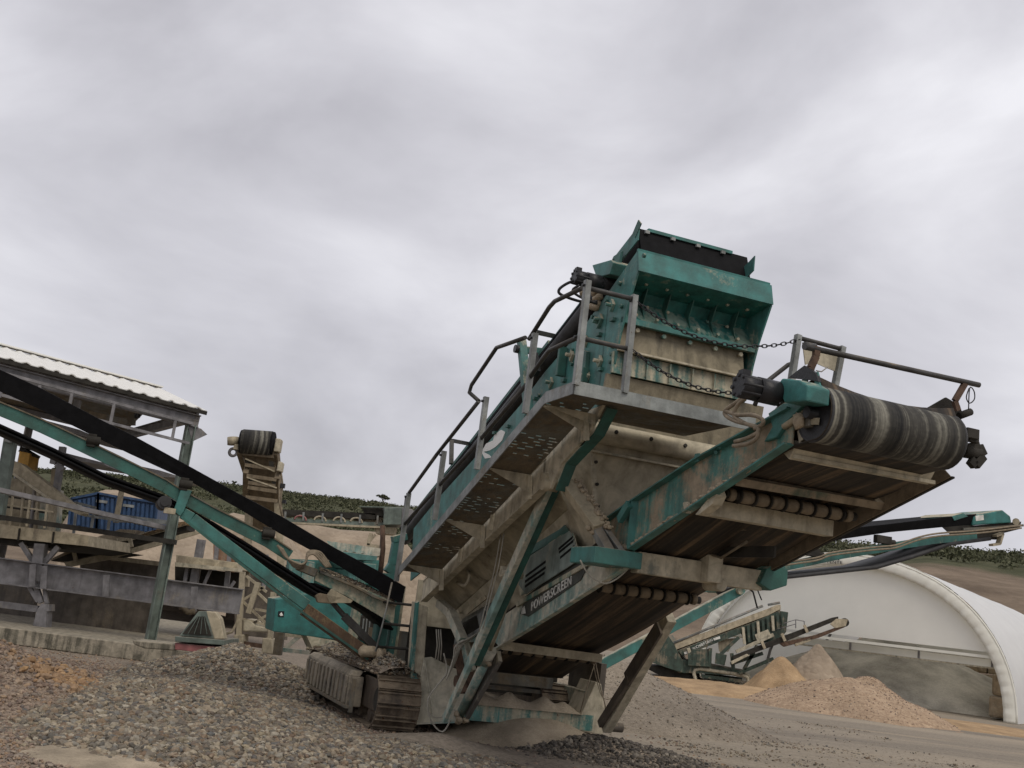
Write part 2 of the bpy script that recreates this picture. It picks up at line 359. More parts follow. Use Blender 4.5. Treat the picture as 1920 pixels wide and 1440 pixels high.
def ground_z(x, y):
    r = math.hypot(x, y)
    if r > 70: return 0.0
    return .035*n2(x, y, .5)+.012*n2(x, y, 2.3, 5)
mt, t, p = newmat('worked_ground')
v = coord(t); vb = coord(t, (.055, .42, 1), R(-4)); vo = N(t, 'ShaderNodeTexVoronoi'); vo.inputs['Scale'].default_value = 26; t.links.new(v, vo.inputs['Vector'])
sep = N(t, 'ShaderNodeSeparateColor'); t.links.new(vo.outputs['Color'], sep.inputs[0])
band = noi(t, vb, 1.0, 7, .66, .5); pat = noi(t, v, .35, 6, .6)
near = mixc(t, mth(t, 'MULTIPLY_ADD', sep.outputs[0], .55, mth(t, 'MULTIPLY', pat, .45)), (.12, .10, .082), (.34, .285, .225))
road = mixc(t, ramp(t, band, .38, .62), (.165, .14, .11), (.335, .28, .21))
road = mixc(t, ramp(t, noi(t, vb, 2.7, 5, .6), .55, .75), road, (.40, .32, .22))
road = mixc(t, .35, road, mixc(t, sep.outputs[0], (.14, .12, .10), (.36, .32, .26)))
ps = N(t, 'ShaderNodeSeparateXYZ'); t.links.new(v, ps.inputs[0])
fx = mth(t, 'ADD', mth(t, 'MULTIPLY', ps.outputs[0], .5), mth(t, 'MULTIPLY_ADD', pat, 2.0, -1.2), clamp=True)
col = mixc(t, fx, near, road); t.links.new(col, p.inputs['Base Color']); p.inputs['Roughness'].default_value = .9; p.inputs['Specular IOR Level'].default_value = .2
bump(t, p, mth(t, 'ADD', mth(t, 'MULTIPLY', vo.outputs['Distance'], -.6), noi(t, v, 14, 4)), .02, .7)
Mt['ground'] = mt
rad = [0]+[1.2*1.085**i for i in range(86)]; NA = 200
V = [(0, 0, 0)]; F = []
for i, r in enumerate(rad[1:]):
    for j in range(NA):
        a = 2*math.pi*j/NA; x, y = r*math.sin(a), r*math.cos(a); V.append((x, y, ground_z(x, y)))
for i in range(len(rad)-2):
    for j in range(NA): F.append((1+i*NA+j, 1+(i+1)*NA+j, 1+(i+1)*NA+(j+1) % NA, 1+i*NA+(j+1) % NA))
F3 = [(a, d, c) for a, b, c, d in F]+[(a, c, b) for a, b, c, d in F]+[(0, 1+(j+1) % NA, 1+j) for j in range(NA)]
tag(npmesh('ground', V, F3, Mt['ground'], smooth=True), 'brown gravelly yard of the quarry with wet and dry bands', 'ground', kind='structure')
# hills: ridge heights read off sight lines
def azel(x, y):
    d = ray(x, y); return math.atan2(d.x, d.y), d.z/math.hypot(d.x, d.y)
ridge = [azel(*q) for q in ((-700, 800), (-300, 855), (0, 876), (100, 886), (200, 893), (300, 903), (440, 915), (540, 928), (600, 935), (640, 938), (720, 949), (760, 955), (900, 968), (1100, 985), (1440, 1020), (1500, 1028), (1600, 1033), (1740, 1042), (1800, 1045), (1920, 1049), (2300, 1075), (2800, 1120))]
bank = [azel(*q) for q in ((-700, 985), (0, 1010), (300, 1030), (720, 1080), (1100, 1110), (1440, 1100), (1600, 1062), (1740, 1062), (1920, 1085), (2300, 1120), (2800, 1200))]
def tab(T, a):
    if a <= T[0][0]: return T[0][1]
    for (a0, e0), (a1, e1) in zip(T, T[1:]):
        if a <= a1: return lerp(e0, e1, (a-a0)/(a1-a0))
    return T[-1][1]
hr = [74, 82, 92, 104, 118, 135, 155, 180, 210, 240, 262, 285, 330, 420, 600]
NH = 420; V = []; F = []
az = [R(-75)+R(150)*j/(NH-1) for j in range(NH)]
def hill_h(a, r):
    eb, er = tab(bank, a), tab(ridge, a)
    zb, zr = max(.4, eb*112+H), er*262+H
    if r <= 112: k = (r-74)/38; k = max(0, k)**.8; z = zb*k
    elif r <= 262: k = (r-112)/150; z = zb+(zr-zb)*(k*(1.25-.25*k))
    else: z = zr+(r-262)*.02
    x, y = r*math.sin(a), r*math.cos(a)
    amp = min(1, (r-74)/25)*(1.0 if r < 250 else .35)
    return z+amp*(1.2*n2(x, y, .045)+.5*n2(x, y, .16, 3)) - (.3 if r < 75 else 0)
for r in hr:
    for a in az: V.append((r*math.sin(a), r*math.cos(a), hill_h(a, r)))
for i in range(len(hr)-1):
    for j in range(NH-1):
        a, b, c, d = i*NH+j, (i+1)*NH+j, (i+1)*NH+j+1, i*NH+j+1; F += [(a, d, c), (a, c, b)]
mt, t, p = newmat('hillside'); v = coord(t)
g = N(t, 'ShaderNodeNewGeometry'); ps = N(t, 'ShaderNodeSeparateXYZ'); t.links.new(v, ps.inputs[0])
rr = mth(t, 'SQRT', mth(t, 'ADD', mth(t, 'MULTIPLY', ps.outputs[0], ps.outputs[0]), mth(t, 'MULTIPLY', ps.outputs[1], ps.outputs[1])))
veg = mixc(t, ramp(t, noi(t, v, .25, 7, .65), .35, .65), (.06, .065, .035), (.11, .11, .065))
soil = mixc(t, ramp(t, noi(t, v, .18, 8, .7), .35, .65), (.15, .115, .085), (.27, .21, .155))
fv = ramp(t, mth(t, 'ADD', mth(t, 'MULTIPLY_ADD', rr, 1/60, -118/60), mth(t, 'MULTIPLY', noi(t, v, .06, 6, .7), .6)), .28, .42)
t.links.new(mixc(t, fv, soil, veg), p.inputs['Base Color']); p.inputs['Roughness'].default_value = .95; p.inputs['Specular IOR Level'].default_value = .1
bump(t, p, noi(t, v, .6, 8, .7), .8, .8); Mt['hill'] = mt
tag(npmesh('hills', V, F, Mt['hill'], smooth=True), 'low hillside of brown soil below and dark green scrub above', 'hill', kind='structure')
# scrub: many leaf-sized faces in bushes over the upper slope
mt, t, p = newmat('scrub_leaves'); g = N(t, 'ShaderNodeNewGeometry')
t.links.new(ramp(t, g.outputs['Random Per Island'], 0, 1, (.045, .05, .03, 1), (.14, .14, .09, 1), [(.5, (.075, .08, .045, 1))]), p.inputs['Base Color']); p.inputs['Roughness'].default_value = .9; p.inputs['Specular IOR Level'].default_value = .1
Mt['leaf'] = mt
def leafcloud(C, RAD, per, size):
    """C (n,3) centres, RAD (n,3) radii; per leaf faces each"""
    n = len(C); d = rng.normal(size=(n, per, 3)); d /= np.linalg.norm(d, axis=2)[..., None]; d[..., 2] = np.abs(d[..., 2])*1.0-.15
    P = C[:, None]+d*RAD[:, None]*rng.uniform(.55, 1.08, (n, per, 1)); P = P.reshape(-1, 3)
    k = len(P); a = rng.normal(size=(k, 3)); a /= np.linalg.norm(a, axis=1)[:, None]; b = np.cross(a, rng.normal(size=(k, 3))); b /= np.linalg.norm(b, axis=1)[:, None]
    s = rng.uniform(.6, 1.3, (k, 1))*size
    V = np.stack([P-a*s, P+b*s*.8, P+a*s, P-b*s*.8], 1).reshape(-1, 3); i = np.arange(k)*4
    return V, np.stack([np.stack([i, i+1, i+2], 1), np.stack([i, i+2, i+3], 1)], 1).reshape(-1, 3)
C = []; RD = []
for _ in range(5200):
    a = random.uniform(R(-40), R(40)); r = random.uniform(128, 266) if random.random() < .6 else random.uniform(236, 266)
    if n2(r*math.sin(a), r*math.cos(a), .05, 9) < -.18 and r < 240: continue
    s = random.uniform(.7, 1.7)*(1.0 if r < 235 else .85)
    if abs(a-azel(100, 900)[0]) < .06 or r > 255: s *= .8
    C.append((r*math.sin(a), r*math.cos(a), hill_h(a, r)+s*.15)); RD.append((s*1.25, s*1.25, s*.9))
Vl, Fl = leafcloud(np.array(C), np.array(RD), 40, .2)
tag(npmesh('hillside_scrub', Vl, Fl, Mt['leaf']), 'dark green scrub covering the distant hillside', 'scrub', kind='stuff')
def skyline_tree(px, py, hgt, spread, label, bare=False):
    a, _ = azel(px, py); r = 258; b = Vector((r*math.sin(a), r*math.cos(a), hill_h(a, r)-.3))
    o = root('tree', b, label, 'tree', 'lone trees on the hill ridge')
    k = MB().tube([b, b+Vector((.1, 0, hgt*.5)), b+Vector((0, 0, hgt*.85))], [.16, .11, .05], 6)
    cs = []; rs = []
    for i in range(7):
        th = i*2.4; e = b+Vector((math.cos(th)*spread*random.uniform(.4, .9), math.sin(th)*spread*.6, hgt*random.uniform(.62, .98)))
        k.tube([b+Vector((0, 0, hgt*(.4+.06*i))), e], [.07, .03], 5); cs.append(tuple(e)); rs.append((spread*.42, spread*.42, spread*.3))
    k.build('trunk', Mt['wallbrown'], o)
    V2, F2 = leafcloud(np.array(cs), np.array(rs), 150, .13); npmesh('crown', V2, F2, Mt['leaf'], o, b)
skyline_tree(716, 950, 2.6, 1.5, 'small dark spreading tree alone on the ridge above the flat conveyor')
skyline_tree(1812, 1045, 2.9, .6, 'thin sparse sapling on the ridge at the far right')
skyline_tree(437, 915, 1.8, .5, 'thin sapling on the ridge beside the upright conveyor head')
skyline_tree(103, 886, 1.9, .6, 'small thin tree on the ridge seen left, between the shed posts')
# ------------------------------------------------------------------ heaps
def heap_fn(cx, cy, rx, ry, rot, hgt, seed, pw=1.25, rough=.12, flat=0):
    c, s = math.cos(rot), math.sin(rot)
    def f(x, y):
        dx, dy = x-cx, y-cy; X, Y = (dx*c+dy*s)/rx, (-dx*s+dy*c)/ry
        d = math.sqrt(X*X+Y*Y+.012)*(1+.16*n2(x, y, 1.3/max(rx, ry)*1.6, seed)); k = max(0, 1-d)
        k = k**pw*1.0 if not flat else min(k*(1/(1-flat)), 1)
        k = k/(1+.15*k)*1.1
        return hgt*k*(1+rough*n2(x, y, 2.2, seed+4))+rough*.25*hgt*n2(x, y, 3.5, seed+8)*min(1, k*5)-(.02 if d > .97 else 0)
    return f
def heap(name, cx, cy, rx, ry, rot, hgt, mat, label, group=None, cat='gravel heap', seed=0, pw=1.25, rough=.12, st=None, flat=0, rings=44):
    f = heap_fn(cx, cy, rx, ry, rot, hgt, seed, pw, rough, flat); c, s = math.cos(rot), math.sin(rot); n = 96; V = []; F = []
    for i in range(rings+1):
        q = 1.18*i/rings
        for j in range(n):
            a = 2*math.pi*j/n; X, Y = q*rx*math.cos(a), q*ry*math.sin(a); x, y = cx+X*c-Y*s, cy+X*s+Y*c; h_ = f(x, y)
            V.append((x, y, h_+ground_z(x, y) if i < rings else ground_z(x, y)-.06))
    for i in range(rings):
        for j in range(n): a_, b_, c_, d_ = i*n+j, (i+1)*n+j, (i+1)*n+(j+1) % n, i*n+(j+1) % n; F += [(a_, b_, c_), (a_, c_, d_)]
    if not st: return f, tag(npmesh(name, V, F, mat, None, (cx, cy, 0), True), label, cat, group)
    o = root(name, (cx, cy, 0), label, cat, group); npmesh('heap_body', V, F, mat, o, (cx, cy, 0), True)
    N_, smin, smax, smat = st; P = []; S = []
    while len(P) < N_:
        q = math.sqrt(random.random())*1.12; a = random.uniform(0, 2*math.pi); X, Y = q*rx*math.cos(a), q*ry*math.sin(a); x, y = cx+X*c-Y*s, cy+X*s+Y*c
        if q > .8 and random.random() < (q-.8)*2.2: continue
        sz = smin*.75+(smax*1.25-smin)*random.random()**5; P.append((x, y, max(f(x, y), -.02)+ground_z(x, y)+sz*.2)); S.append(sz)
    tag(stones('loose_stones', P, S, smat, o, (cx, cy, 0)), kind='stuff')
    return f, o
_, o = heap('gravel_heap', -6.75, 12.9, 3.2, 3.1, .2, .92, Mt['h_red'], 'reddish gravel heap at the left edge of the picture', 'gravel heaps in front of the screener', seed=2, st=(30000, .012, .042, Mt['st_red']))
Pq = []; Sq = []
fq = heap_fn(-6.75, 12.9, 3.2, 3.1, .2, .92, 2)
for _ in range(420):
    x, y = random.gauss(-4.72, .24), random.gauss(13.1, .30); s_ = .025+.04*random.random()**2; Pq.append((x, y, max(0, fq(x, y))+s_*.4)); Sq.append(s_)
tag(stones('ochre_rock', Pq, Sq, Mt['st_och'], o, ROOTLOC[o.name]), 'broken ochre rocks on the flank of the heap', kind='stuff')
fc, _ = heap('gravel_heap', -3.72, 17.6, 1.75, 2.3, .35, .66, Mt['h_grey'], 'coarse mixed grey gravel heap beside the rear of the left crawler track', 'gravel heaps in front of the screener', seed=5, pw=1.1, st=(36000, .012, .048, Mt['st_grey']))
heap('gravel_heap', -3.45, 13.4, 2.1, 3.6, .3, .34, Mt['h_grey'], 'long low bank of coarse grey gravel running from the left track towards the camera', 'gravel heaps in front of the screener', seed=15, pw=.95, st=(74000, .011, .046, Mt['st_grey']))
heap('gravel_heap', 1.75, 14.35, 1.5, 1.0, .2, .24, Mt['h_grey'], 'low patch of dark wet gravel under the right foot of the screener', 'gravel heaps in front of the screener', seed=8, st=(9000, .012, .04, Mt['st_dark']))
heap('gravel_heap', 2.4, 11.2, 1.6, .8, .2, .05, Mt['h_fine'], 'thin spill of brown grit at the bottom edge right of centre', 'gravel heaps in front of the screener', seed=9, st=(4000, .008, .022, Mt['st_dark']))
heap('sand_mound', -.35, 13.05, 1.1, .8, .1, .20, Mt['h_fine'], 'small grey sand mound beneath the hanging cable of the screener', 'sand mounds under the screener', 'sand mound', seed=11)
heap('sand_mound', .75, 14.9, 1.25, 1.2, .1, .50, Mt['h_sand'], 'brown sand mound beneath the front cross beam of the screener', 'sand mounds under the screener', 'sand mound', seed=12, pw=1.1)
heap('grit_heap', 2.25, 20.6, 3.3, 3.2, 0, 1.25, Mt['h_fine'], 'tall grey grit heap behind the right leg of the screener', None, 'grit heap', seed=14, pw=1.1, rough=.05, st=(9000, .006, .022, Mt['st_grey']))
heap('gravel_heap', -1.75, 11.2, 2.6, 1.9, .2, .20, Mt['h_grey'], 'low apron of coarse grey gravel nearest the camera, before the left crawler track', 'gravel heaps in front of the screener', seed=6, pw=.9, st=(38000, .010, .042, Mt['st_grey']))
P = []; S = []
while len(P) < 22000:
    x = random.uniform(-.5, 9); y = 9.5+16*random.random()**1.4
    if x > y*.52+.5 or (x < 3 and 12 < y < 18): continue
    k = n2(x*.35, y, .6, 33)
    if k < -.05 and random.random() < .9: continue
    s_ = .006+.022*random.random()**4; P.append((x, y, ground_z(x, y)+s_*.2)); S.append(s_)
tag(stones('loose_gravel', P, S, Mt['st_grey']), 'fine pale grit scattered over the roadway', 'gravel', kind='stuff')
q = G(262, 1428)
heap('sand_patch', q.x, q.y, 1.0, .75, .2, .05, Mt['h_sand'], 'pale bare sand patch on the yard at the bottom edge left of centre', None, 'sand', seed=17, pw=.6, rough=.1, rings=20)
# loose gravel on the yard
P = []; S = []
while len(P) < 62000:
    x = random.uniform(-11, 3.5); y = 7.2+13.5*random.random()**1.5
    if abs(x) > y*.55+1: continue
    k = n2(x, y, .45, 21)
    if x > -.9+1.2*k and random.random() < .86: continue
    if k < -.25 and random.random() < .75: continue
    if math.hypot(x-q.x, y-q.y) < .8 and random.random() < .93: continue
    s_ = .007+.024*random.random()**3; P.append((x, y, ground_z(x, y)+s_*.25)); S.append(s_)
tag(stones('loose_gravel', P, S, Mt['st_red']), 'small reddish and grey stones strewn over the yard', 'gravel', kind='stuff')
# ------------------------------------------------------------------ the mobile screener
def V2(pts, u=None, v=None):       # list of (v,z) at given u, or (u,z) at given v
    return [m(u, a, b) if u is not None else m(a, v, b) for a, b in pts]
SC = root('mobile_screener', m(5.42, 14, 0), 'big teal tracked screening machine standing in the foreground, caked in beige dust', 'screening machine')
def part(name, parent=SC, label=None):
    o = bpy.data.objects.new(name, None); scene.collection.objects.link(o); o.parent = parent; ROOTLOC[o.name] = ROOTLOC[parent.name]; o.empty_display_size = .2
    if label: o['label'] = label
    return o
# part empties sit at the machine base, so every mesh below shares its origin
def heads(mb, pts, ax, r=.018, h=.02):
    for q in pts: mb.cyl(q, q+Vector(ax)*h, r, 6)
    return mb
# --- crawler tracks
def crawler(u0, u1, v0, v1, rr, cover_side):
    t_ = part('crawler_track'); zc = rr+.02; Lx = (v1-v0)-2*rr
    per = 2*Lx+2*math.pi*rr; n = int(per/.155); ch = MB(); um = (u0+u1)/2
    def at(s):
        s %= per
        if s < Lx: return Vector((v0+rr+s, zc+rr)), 0.0
        s -= Lx
        if s < math.pi*rr: a = s/rr; return Vector((v1-rr+rr*math.sin(a), zc+rr*math.cos(a))), a
        s -= math.pi*rr
        if s < Lx: return Vector((v1-rr-s, zc-rr)), math.pi
        s -= Lx; a = math.pi+s/rr; return Vector((v0+rr+rr*math.sin(a), zc+rr*math.cos(a))), a
    for i in range(n):
        p_, a = at(i*per/n)
        tan = LV*math.cos(a)-ZV*math.sin(a); nor = LV*math.sin(a)+ZV*math.cos(a)
        sag = .03*math.sin(math.pi*min(1, max(0, (p_[0]-v0)/(v1-v0))))*(1 if a == 0 else 0)
        c = m(um, p_[0], p_[1]-sag)
        ch.box(c, u1-u0, .148, .024, WV, tan, nor)
        for k in (-.058, .058): ch.box(c+nor*.024+tan*k, u1-u0-.01, .014, .03, WV, tan, nor)
        for k in (-.1, .1): ch.box(c-nor*.035+WV*k, .03, .14, .05, WV, tan, nor)
        for k in (-.12, .12): ch.cyl(c+nor*.012+WV*k+tan*.03, c+nor*.022+WV*k+tan*.03, .013, 6)
    ch.build('track_chain', Mt['track'], t_)
    fr = MB().box(m(um, (v0+v1)/2, zc+.02), .34, v1-v0-2*rr, .34)
    fr.prism(V2([(v0+rr*.9, zc+.24), (v1-rr*.8, zc+.24), (v1-rr, zc-.15), (v0+rr, zc-.15)], u=u0+.08), WV*.03)
    fr.build('track_frame', Mt['track'], t_, bevel=.01)
    for v_ in (v0+rr, v1-rr):
        MB().cyl(m(um-.14, v_, zc), m(um+.14, v_, zc), rr-.07, 24).cyl(m(um-.2, v_, zc), m(um-.13, v_, zc), rr*.42, 16).build('track_wheel', Mt['dark'], t_)
    ro = MB()
    for i in range(7): v_ = lerp(v0+rr+.35, v1-rr-.35, i/6); ro.cyl(m(um-.17, v_, zc-rr+.13), m(um+.17, v_, zc-rr+.13), .10, 14)
    ro.split('lower_roller', Mt['track'], t_)
    return t_, at
tl, _ = crawler(3.62, 4.17, 13.22, 17.75, .335, -1)
# ribbed cover box on the outer face
cv = MB(); c0, c1 = 14.15, 17.0
cv.prism(V2([(c0, .18), (c0+.02, .56), (c1-.02, .60), (c1, .22)], u=3.46), WV*.2)
cv.prism([m(3.46, c0+.02, .56), m(3.46, c1-.02, .60), m(3.52, c1-.06, .66), m(3.52, c0+.06, .63)], WV*.14)
for i in range(12): v_ = lerp(c0+.1, c1-.1, i/11); cv.box(m(3.447, v_, .385+.0), .03, .05 if i % 4 else .11, .35)
cv.build('track_cover', paint('dusty_cover', (.07, .065, .06), .66, rust=.04, dcol=(.30, .26, .20)), tl, bevel=.012)
MB().box(m(3.44, (c0+c1)/2, .19), .05, c1-c0+.35, .035).box(m(3.5, c0-.12, .33), .05, .04, .42).build('cover_rail', Mt['galv_mud'], tl)
tr_, _ = crawler(6.15, 6.70, 13.98, 18.2, .335, 1)
P = []; S = []
for _ in range(5200):
    v_ = random.uniform(13.35, 17.5); u_ = random.gauss(3.9, .12); b_ = .20 if v_ < 15.0 else .13
    e_ = max(0, 1-abs(u_-3.9)/.27)
    s_ = random.uniform(.008, .032); q = m(u_, v_, .70+e_*b_*random.random()+.02*math.sin(v_*5)); P.append(tuple(q)); S.append(s_)
tag(stones('gravel_on_track', P, S, Mt['st_grey'], tl, ROOTLOC[tl.name]), 'loose gravel lying on top of the left track', kind='stuff')
MB().sheet([[m(3.9+.27*a, v_, .69+(.10 if v_ < 15 else .05)*(1-a*a)+.015*n2(v_*3, a*2)) for a in (-1, -.6, -.2, .2, .6, 1)] for v_ in np.linspace(13.3, 17.6, 30)]).build('gravel_bed', Mt['h_grey'], tl)
# --- chassis
ch = part('chassis')
pl = lambda l, v, th=.1: MB().prism(MPS(l, v=v), LV*th)
q = pl([(781, 1128), (803, 1138), (796, 1235), (772, 1357), (765, 1357), (772, 1262)], 13.40, .22)
q.build('corner_column', Mt['mud_plate'], ch, bevel=.012)
pl([(770, 1356), (796, 1234), (810, 1232), (850, 1252), (893, 1272), (892, 1322), (872, 1352)], 13.36, .06).build('front_panel', paint('whitish_dusty_teal_plate', (.14, .32, .31), .72, rust=.05, dcol=(.56, .51, .40), drip=.25), ch, bevel=.008)
MB().bar(MP(770, 1357, v=13.35), MP(872, 1353, v=13.35), .03, .02).bar(MP(796, 1234, v=13.35), MP(812, 1345, v=13.35), .012, .03, LV).build('panel_seam', Mt['white_dust'], ch)
pl([(782, 1130), (786, 1128), (776, 1262), (770, 1262)], 13.37, .1).build('column_edge', Mt['teal'], ch)
pl([(771, 1262), (783, 1262), (788, 1310), (778, 1300), (768, 1345), (765, 1340)], 13.372, .2).build('teal_gusset', Mt['teal'], ch)
sr = MB()
for u_ in (4.25, 6.6):
    sr.box(m(u_, 16.0, .55), .12, 5.0, .34)
    sr.box(m(u_, 15.2, 1.2), .14, .16, 1.2); sr.box(m(u_, 17.6, 1.2), .14, .16, 1.4)
sr.build('chassis_rail', Mt['teal_dusty'], ch, bevel=.01)
cb = MB().channel(m(4.78, 13.36, .325), m(6.62, 13.36, .325), .20, .12, -LV)
cb.build('front_cross_beam', paint('teal_beam_streaked', (.03, .19, .18), .48, rust=.04, drip=.9), ch)
# spilt sand along the beam
rows = []
for i in range(46):
    tt = i/45; u_ = lerp(4.82, 6.45, tt)
    pk = .12+.05*math.sin(tt*21)+.05*n2(tt*9, 3)+.06*math.exp(-((tt-.18)/.05)**2)+.05*math.exp(-((tt-.85)/.05)**2); pk *= min(1, (1-tt)*7)
    rows.append([m(u_, 13.30, .425), m(u_, 13.38, .425+pk*.55), m(u_, 13.48, .425+pk), m(u_, 13.62, .425+pk*.7), m(u_, 13.9, .33)])
MB().sheet(rows).build('spilt_sand', Mt['h_sand'], ch)
MB().box(m(5.6, 15.2, .36), 2.4, 3.2, .05).box(m(5.45, 16.8, .75), 2.3, .06, .75).box(m(5.45, 13.8, .88), 1.7, .1, .09).box(m(5.45, 14.1, .73), 1.7, .06, .14).box(m(5.45, 14.15, .60), 1.9, .06, .05).build('under_frame', Mt['galv_mud'], ch)
pl([(1088, 1343), (1118, 1278), (1128, 1283), (1136, 1345), (1130, 1378), (1092, 1372)], 13.36, .5).build('right_foot_plate', Mt['mud_plate'], ch, bevel=.01)
MB().box(m(6.72, 13.9, .75), .08, 1.0, .7).build('right_side_plate', Mt['wallbrown'], ch)
# --- upper frame that carries the screen box
uf = part('upper_frame')
for u_, sd_ in ((4.15, -1), (6.68, 1)):
    hi = [(10.05, 3.19), (13.75, 1.87)]; lo = [(10.05, 2.90), (13.72, 1.62)]
    if sd_ < 0:
        b_ = MB().prism(V2(hi+lo[::-1], u=u_), WV*.03)
    else: b_ = MB().prism(V2(hi+lo[::-1], u=u_), WV*.03)
    for (a1, z1), (a2, z2) in (hi, lo): b_.bar(m(u_+.035, a1, z1), m(u_+.035, a2, z2), .09, .018)
    for v_, z_ in ((11.35, 2.60), (12.3, 2.24)): b_.box(m(u_-.03*1, v_, z_), .05, .014, .24)
    b_.build('side_beam', Mt['mud_plate' if sd_ < 0 else 'teal_mud'], uf)
    if sd_ > 0: continue
    hd = [(8.85, 3.58), (9.31, 3.56), (9.76, 3.45), (10.13, 3.24), (10.06, 2.86), (9.86, 2.86), (9.66, 3.09), (9.07, 3.36)]
    MB().prism(V2(hd, u=u_), WV*.03).build('end_arm', Mt['mud_plate'], uf)
    MB().path([m(u_+.09, 8.82, 3.56), m(u_+.09, 9.05, 3.335), m(u_+.09, 9.62, 3.10), m(u_+.09, 9.80, 2.85)], .11, .02, ZV).build('arm_flange', Mt['teal_dark'], uf)
    hub = MB().cyl(m(u_-.06, 9.97, 2.98), m(u_+.1, 9.97, 2.98), .05, 16)
    for z_ in (2.90, ): hub.cyl(m(u_-.06, 9.93, z_), m(u_+.1, 9.93, z_), .06, 16)
    hub.build('pivot_pin', Mt['teal_mud'], uf)
# rear slanted post and column behind the track
MB().box(m(4.0, 15.0, 1.25), .17, .22, 1.35).box(m(4.19, 15.05, 1.2), .1, .2, 1.2).build('teal_column', Mt['teal'], uf, bevel=.03)
MB().path(MPS([(748, 1008), (738, 1060), (728, 1075), (722, 1130)], v=14.9), .12, .16).path(MPS([(735, 1012), (762, 1006)], v=14.9), .1, .14, LV).build('bracket_arm', Mt['teal'], uf, bevel=.01)
MB().tube(MPS([(717, 985), (718, 1030), (712, 1085)], v=14.6), .035, 8).build('exhaust_pipe', Mt['rust'], uf)
# long legs
for u_, mir in ((4.40, 1), (6.62, -1)):
    lg = part('long_leg')
    a = m(u_-.08*mir, 10.25, 3.0); b = m(u_-.05*mir, 12.1, 1.0); c = m(u_-.02*mir, 12.85, .26)
    if mir == 1:
        MB().bar(a, b, .065, .12, LV).bar(b, c, .05, .10, LV).build('leg_beam', Mt['white_dust'], lg, bevel=.006)
        MB().bar(a+WV*.078+LV*.03, b+WV*.078+LV*.03, .09, .1, LV).build('leg_beam_inner', Mt['teal_dark'], lg)
        pin = m(4.40, 11.35, 2.03)
        MB().cyl(pin-WV*.1, pin+WV*.16, .045, 12).box(pin+ZV*.03, .2, .06, .09).build('rod_pin', Mt['mud_plate'], lg)
        MB().cyl(m(4.52, 11.4, 2.0), m(4.60, 12.25, 1.05), .026, 12).build('cylinder_rod', Mt['mud_plate'], lg)
        MB().cyl(m(4.60, 12.2, 1.1), m(4.60, 12.95, .30), .058, 14).cyl(m(4.60, 12.15, 1.16), m(4.60, 12.3, 1.0), .075, 12).build('cylinder_barrel', Mt['white_dust'], lg)
        MB().bar(m(4.72, 12.15, 1.1), m(4.66, 12.85, .35), .05, .16, LV).build('leg_cover', paint('worn_grey_plate', (.08, .075, .075), .4, rust=.05), lg)
        k = MB()
        for i in range(9):
            q = m(4.5+random.uniform(-.06, .12), 12.15+random.uniform(-.08, .15), 1.1+random.uniform(-.12, .12)); k.lump(q, .04, .04, .04, i, 1)
        for i in range(6): k.lump(m(4.62+random.uniform(-.1, .1), 12.9+random.uniform(-.08, .05), .28+random.uniform(-.06, .06)), .045, .045, .04, i+20, 1)
        k.split('mud_clod', Mt['mudlump'], lg)
    else:
        MB().bar(m(6.60, 11.55, 1.80), m(6.62, 12.98, .32), .12, .17, LV).build('leg_beam', Mt['mud_plate'], lg, bevel=.006)
        MB().bar(m(6.50, 11.6, 1.66), m(6.50, 12.3, .98), .03, .20, LV).bar(m(6.50, 12.25, 1.0), m(6.52, 12.95, .36), .05, .10, LV).cyl(m(6.60, 12.95, .34), m(6.84, 12.95, .34), .06, 12).build('leg_cover', Mt['wallbrown'], lg)
# diagonal links down to the front conveyor
dl = part('conveyor_link')
MB().bar(m(4.32, 9.85, 2.93), m(4.52, 9.42, 2.50), .13, .12, LV).build('upper_link', Mt['teal_mud'], dl, bevel=.008)
MB().bar(m(4.50, 9.48, 2.52), m(4.62, 9.2, 2.18), .09, .10, LV).bar(m(4.58, 9.45, 2.52), m(4.72, 9.2, 2.24), .05, .1, LV).build('lower_link', Mt['galv'], dl, bevel=.005)
k = MB()
for i in range(60):
    tt = random.random(); q = m(4.36, 9.80, 2.96).lerp(m(4.56, 9.36, 2.5), tt); k.lump(q+WV*random.uniform(.0, .07)+ZV*.02-LV*random.uniform(-.02, .05), *[random.uniform(.012, .032) for _ in range(3)], i, 1)
for i in range(8): k.lump(m(4.45+random.uniform(-.04, .1), 9.45, 2.5+random.uniform(-.05, .05)), .035, .03, .035, i+40, 1)
tag(k.build('mud_crust', Mt['mudlump'], dl), kind='stuff')
bj = MB(); bj.path([m(4.40, 13.7, 1.62), m(4.43, 13.3, 1.52), m(4.52, 12.95, 1.2), m(4.62, 12.8, .86)], .12, .10)
bj.build('curved_jib', Mt['white_dust'], uf, bevel=.008)
MB().bar(m(4.52, 13.0, 1.16), m(4.62, 12.8, .60), .17, .13).cyl(m(4.45, 12.85, .72), m(4.75, 12.85, .72), .07, 12).build('rusty_joint', Mt['rust'], uf, bevel=.01)
# --- walkway on the left side
wk = part('walkway', label='galvanised walkway climbing the left side beside the screen box')
wp = [(13.15, 1.84), (8.92, 3.50), (8.30, 3.50)]
# outer toe plate
th_ = .11
MB().prism([m(3.60, *q) for q in wp]+[m(3.60, a, b+th_) for a, b in wp[::-1]], WV*.012).build('toe_plate', Mt['galv'], wk)
MB().prism([m(3.60, 8.30, 3.50), m(5.45, 8.30, 3.50), m(5.45, 8.30, 3.62), m(3.60, 8.30, 3.62)], LV*.012).build('end_toe_plate', paint('bare_galvanised_plate', (.27, .29, .28), .2, rust=.0, metal=.2, rough=.5, dcol=(.26, .24, .2)), wk)
